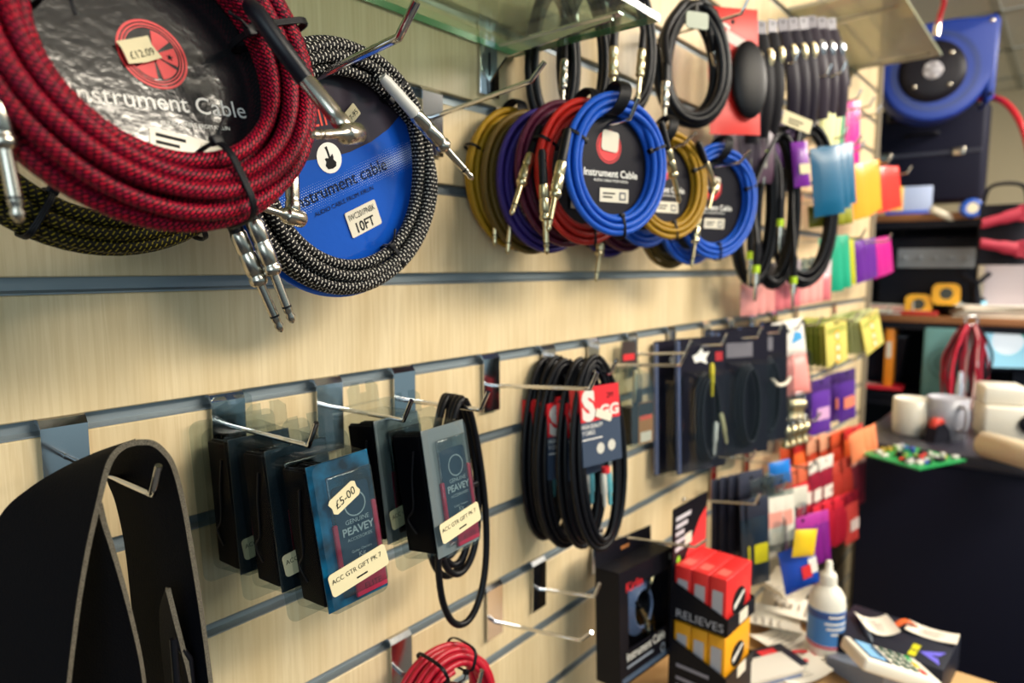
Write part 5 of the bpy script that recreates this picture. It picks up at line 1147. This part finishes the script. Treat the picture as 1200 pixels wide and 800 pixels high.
# red and black leads hanging from the shelf
t = thing('lead_bundle', 'tangle of red and black test leads hanging from the shelf', 'leads', PX(1138, 380, 2.72), -60)
for i in range(28):
    m = MB(); x = rnd.uniform(-.06, .06); y = rnd.uniform(-.03, .03); L = rnd.uniform(.24, .36)
    m.tube(smooth_path([(x * .3, y * .4, 0), (x * .8, y, -.05), (x + rnd.uniform(-.02, .02), y, -L * .5), (x * .8 + rnd.uniform(-.03, .03), y * 1.2, -L)], 6), .0042, C(['a81430', '14141b', 'b81c38', '1e1018', '8a1028', 'c82440', 'c0a09c'][i % 7], .45), n=7); m.build('lead', t)
m = MB(); m.tube([(.02 * math.cos(b), 0, .012 + .015 * math.sin(b)) for b in [2 * PI * i / 16 for i in range(16)]], .004, CHROME, True, 6); m.build('hanging_ring', t)
# lower back: speaker panel, monitor, boxes
t = thing('loudspeaker', 'pale teal loudspeaker panel behind the mug', 'loudspeaker', V((2.84, PX(1106, 465, 2.84).y, CZ + .0)), -85)
m = MB(); m.box((0, 0, .11), (.14, .12, .26), C('5f8f92', .4), .008); m.build('cabinet', t); m = MB(); m.lathe([(.0, .004), (.02, .006), (.046, -.004), (.052, .002), (.055, .0), (.055, -.004)], C('4a767a', .4), TR(0, -.061, .12) @ ROT(PI / 2, 'X'), 24); m.build('cone', t)
t = thing('computer_monitor', 'monitor showing a bright picture at the right edge', 'monitor', V((2.95, PX(1196, 460, 2.95).y, CZ)), -62)
m = MB(); m.box((0, 0, .22), (.34, .03, .26), C('1a1c26', .35), .006); m.build('housing', t); m = MB(); m.box((0, -.0155, .22), (.31, .002, .23), C('6fa8c0', .2, emit='9fd0dc', es=.7)); m.build('screen', t, 'lit screen')
m = MB()
for x, z, r, c in ((-.06, .20, .05, 'e8eef0'), (.03, .25, .06, '4aa08c'), (.09, .18, .04, '2c6cb8'), (-.1, .28, .03, 'd8a040')): m.flat(circ(x, z, r, 20), -.0172 - r * .001, C(c, .3, emit=c, es=.6))
m.build('screen_picture', t); m = MB(); m.box((0, .02, .05), (.05, .03, .10), C('1a1c26', .35)); m.box((0, .02, .006), (.2, .14, .012), C('1a1c26', .35), .004); m.build('stand', t)
t = thing('picture_board', 'white framed board standing on the wooden shelf at the right edge', 'board', V((2.90, PX(1190, 385, 2.90).y, ZS2)), -80); m = MB(); m.box((0, 0, .18), (.24, .02, .36), C('d8cdb8', .5), .004); m.build('frame', t); m = MB(); m.box((0, -.011, .18), (.20, .003, .32), C('b9aeb4', .5)); m.build('panel', t)
t = thing('guitar_stand', 'slim black stand rising beside the white framed board', 'stand', V((2.86, PX(1158, 400, 2.86).y, CZ)), -80); m = MB(); m.tube([(0, 0, 0), (-.02, 0, .2), (-.05, 0, .40)], .012, RKD); m.build('pole', t); m = MB(); m.tube(smooth_path([(-.09, 0, .43), (-.05, -.03, .40), (-.01, 0, .43)], 5), .008, RKD); m.build('cradle', t); m = MB(); m.lathe([(.06, 0), (.06, .008), (.015, .012)], RKD, None, 20); m.build('base', t)
t = thing('orange_folder', 'orange binder standing behind the mug', 'binder', V((2.90, PX(1041, 470, 2.90).y, CZ)), -85); m = MB(); m.box((0, 0, .13), (.028, .18, .24), C('e88a1c', .45), .003); m.build('cover', t); m = MB(); m.box((0, -.0905, .15), (.016, .002, .06), WHITE); m.build('spine_label', t)
t = thing('storage_bin', 'black plastic bin beside the orange binder', 'bin', V((3.0, PX(1022, 482, 3.0).y, CZ)), -85); m = MB(); w_, h_ = .20, .19
m.add([(-.09, -.07, 0), (.09, -.07, 0), (.09, .07, 0), (-.09, .07, 0), (-.11, -.09, h_), (.11, -.09, h_), (.11, .09, h_), (-.11, .09, h_)], [(3, 2, 1, 0), (0, 1, 5, 4), (1, 2, 6, 5), (2, 3, 7, 6), (3, 0, 4, 7)], C('23242e', .4)); m.build('tub', t); m = MB()
for c, d in (((0, -.09, h_), (.23, .012, .014)), ((0, .09, h_), (.23, .012, .014)), ((-.11, 0, h_), (.012, .18, .014)), ((.11, 0, h_), (.012, .18, .014))): m.box(c, d, C('2c2e3a', .4), .003)
m.build('rim', t)
t = thing('red_mat', 'flat red folder on the bench beside the orange binder', 'folder', V((2.84, PX(1018, 490, 2.84).y, CZ + .003)), -85); m = MB(); m.box((0, 0, .006), (.22, .12, .012), C('c0142c', .5), .002); m.build('cover', t); m = MB(); m.box((0, 0, .0125), (.08, .03, .001), C('e2dccc', .6)); m.build('label', t)

# ================================================================== hose reel
hr = thing('hose_reel', 'blue wall hose reel with a black round hub', 'hose reel', PD(1092, 88, 2.35), -72, 0, 0, None, .88)
HB = pbr('reel_blue', '083292', .45); HK = pbr('reel_black', '16141c', .45)
body = []
R = .185
for i in range(40):
    a = math.radians(100 + 240 * i / 39); body.append((R * math.cos(a), R * math.sin(a)))
body += [(.175, -.14), (.20, -.11), (.205, .17), (.19, .19), (.15, .185), (.05, .19)]
m = MB(); bm = bmesh.new(); vs = [bm.verts.new((x, -.06, z)) for x, z in body]; f = bm.faces.new(vs)
r_ = bmesh.ops.extrude_face_region(bm, geom=[f]); bmesh.ops.translate(bm, verts=[v for v in r_['geom'] if isinstance(v, bmesh.types.BMVert)], vec=(0, .13, 0)); bmesh.ops.recalc_face_normals(bm, faces=bm.faces[:])
eg = [e for e in bm.edges if abs(e.verts[0].co.y - e.verts[1].co.y) < 1e-5]; bmesh.ops.bevel(bm, geom=eg, offset=.014, segments=3, profile=.5, affect='EDGES'); m.bm(bm, HB, None, True)
m.ring(0, 0, .13, .15, -.0612, pbr('reel_blue_dark', '082c78', .4)); m.build('casing', hr)
m = MB(); m.lathe([(.0, .022), (.085, .022), (.112, .014), (.116, .0)], HK, TR(-.01, -.058, 0) @ ROT(PI / 2, 'X'), 40); m.build('hub', hr, 'black round hub')
m = MB(); m.lathe([(.0, .030), (.018, .030), (.024, .026), (.034, .022)], C('9a98a0', .35), TR(-.01, -.058, 0) @ ROT(PI / 2, 'X'), 20)
for i in range(5):
    a = 2 * PI * i / 5; m.box((-.01 + .026 * math.cos(a), -.084, .026 * math.sin(a)), (.016, .006, .012), C('b8b6bc', .35), .002)
m.build('emblem', hr, 'grey star shaped boss')
for a in (45, 135, 225, 315): m = MB(); m.lathe([(.0, .006), (.007, .006), (.008, 0)], NICKEL, TR(-.01 + .082 * math.cos(math.radians(a)), -.080, .082 * math.sin(math.radians(a))) @ ROT(PI / 2, 'X'), 10); m.build('screw', hr)
for x, z in ((.175, .165), (.185, -.10), (.15, -.135)): m = MB(); m.lathe([(.0, .005), (.008, .005), (.009, 0)], NICKEL if z > 0 else HK, TR(x, -.060, z) @ ROT(PI / 2, 'X'), 10); m.build('bolt', hr)
HOSE = pbr('hose_red', 'b01828', .4)
m = MB(); h0 = local(hr, PD(1162, 114, 2.30)); m.tube(smooth_path([h0 - V((.04, -.02, 0)), h0, local(hr, PD(1180, 122, 2.25)), local(hr, PD(1196, 145, 2.2)), local(hr, PD(1206, 180, 2.18)), local(hr, PD(1212, 240, 2.16))], 8), .011, HOSE, n=12); m.build('hose', hr, 'red hose leading out')
m = MB(); m.box((-.10, .10, .02), (.06, .09, .34), HK, .004); m.build('wall_bracket', hr)
t = thing('red_hose_end', 'red hose loop lying over the farther glass shelf', 'hose', PX(1104, 10, pe2.x)); m = MB(); b_ = pe2.x
m.tube(smooth_path([local(t, PX(1098, 36, b_)), local(t, PX(1101, 20, b_)), local(t, PX(1106, 2, b_ - .02)), local(t, PX(1100, -8, b_ - .05)), local(t, PX(1060, -10, b_ - .2)), local(t, PX(1000, 0, b_ - .3)), local(t, PX(960, 12, b_ - .4))], 8), .007, HOSE, n=10); m.build('hose', t); m = MB(); m.lathe([(.009, 0), (.009, .03)], NICKEL, along(local(t, PX(1097, 42, b_)), local(t, PX(1098, 34, b_))), 10); m.build('nozzle', t)
po = thing('post', 'dark upright post at the end of the slatwall', 'post', (2.657, .035, 0)); m = MB(); m.box((0, 0, 1.1), (.036, .06, 2.2), RKD, .003); m.build('upright', po); m = MB(); m.box((.01, .02, .01), (.05, .1, .02), RKD, .002); m.build('foot_plate', po)
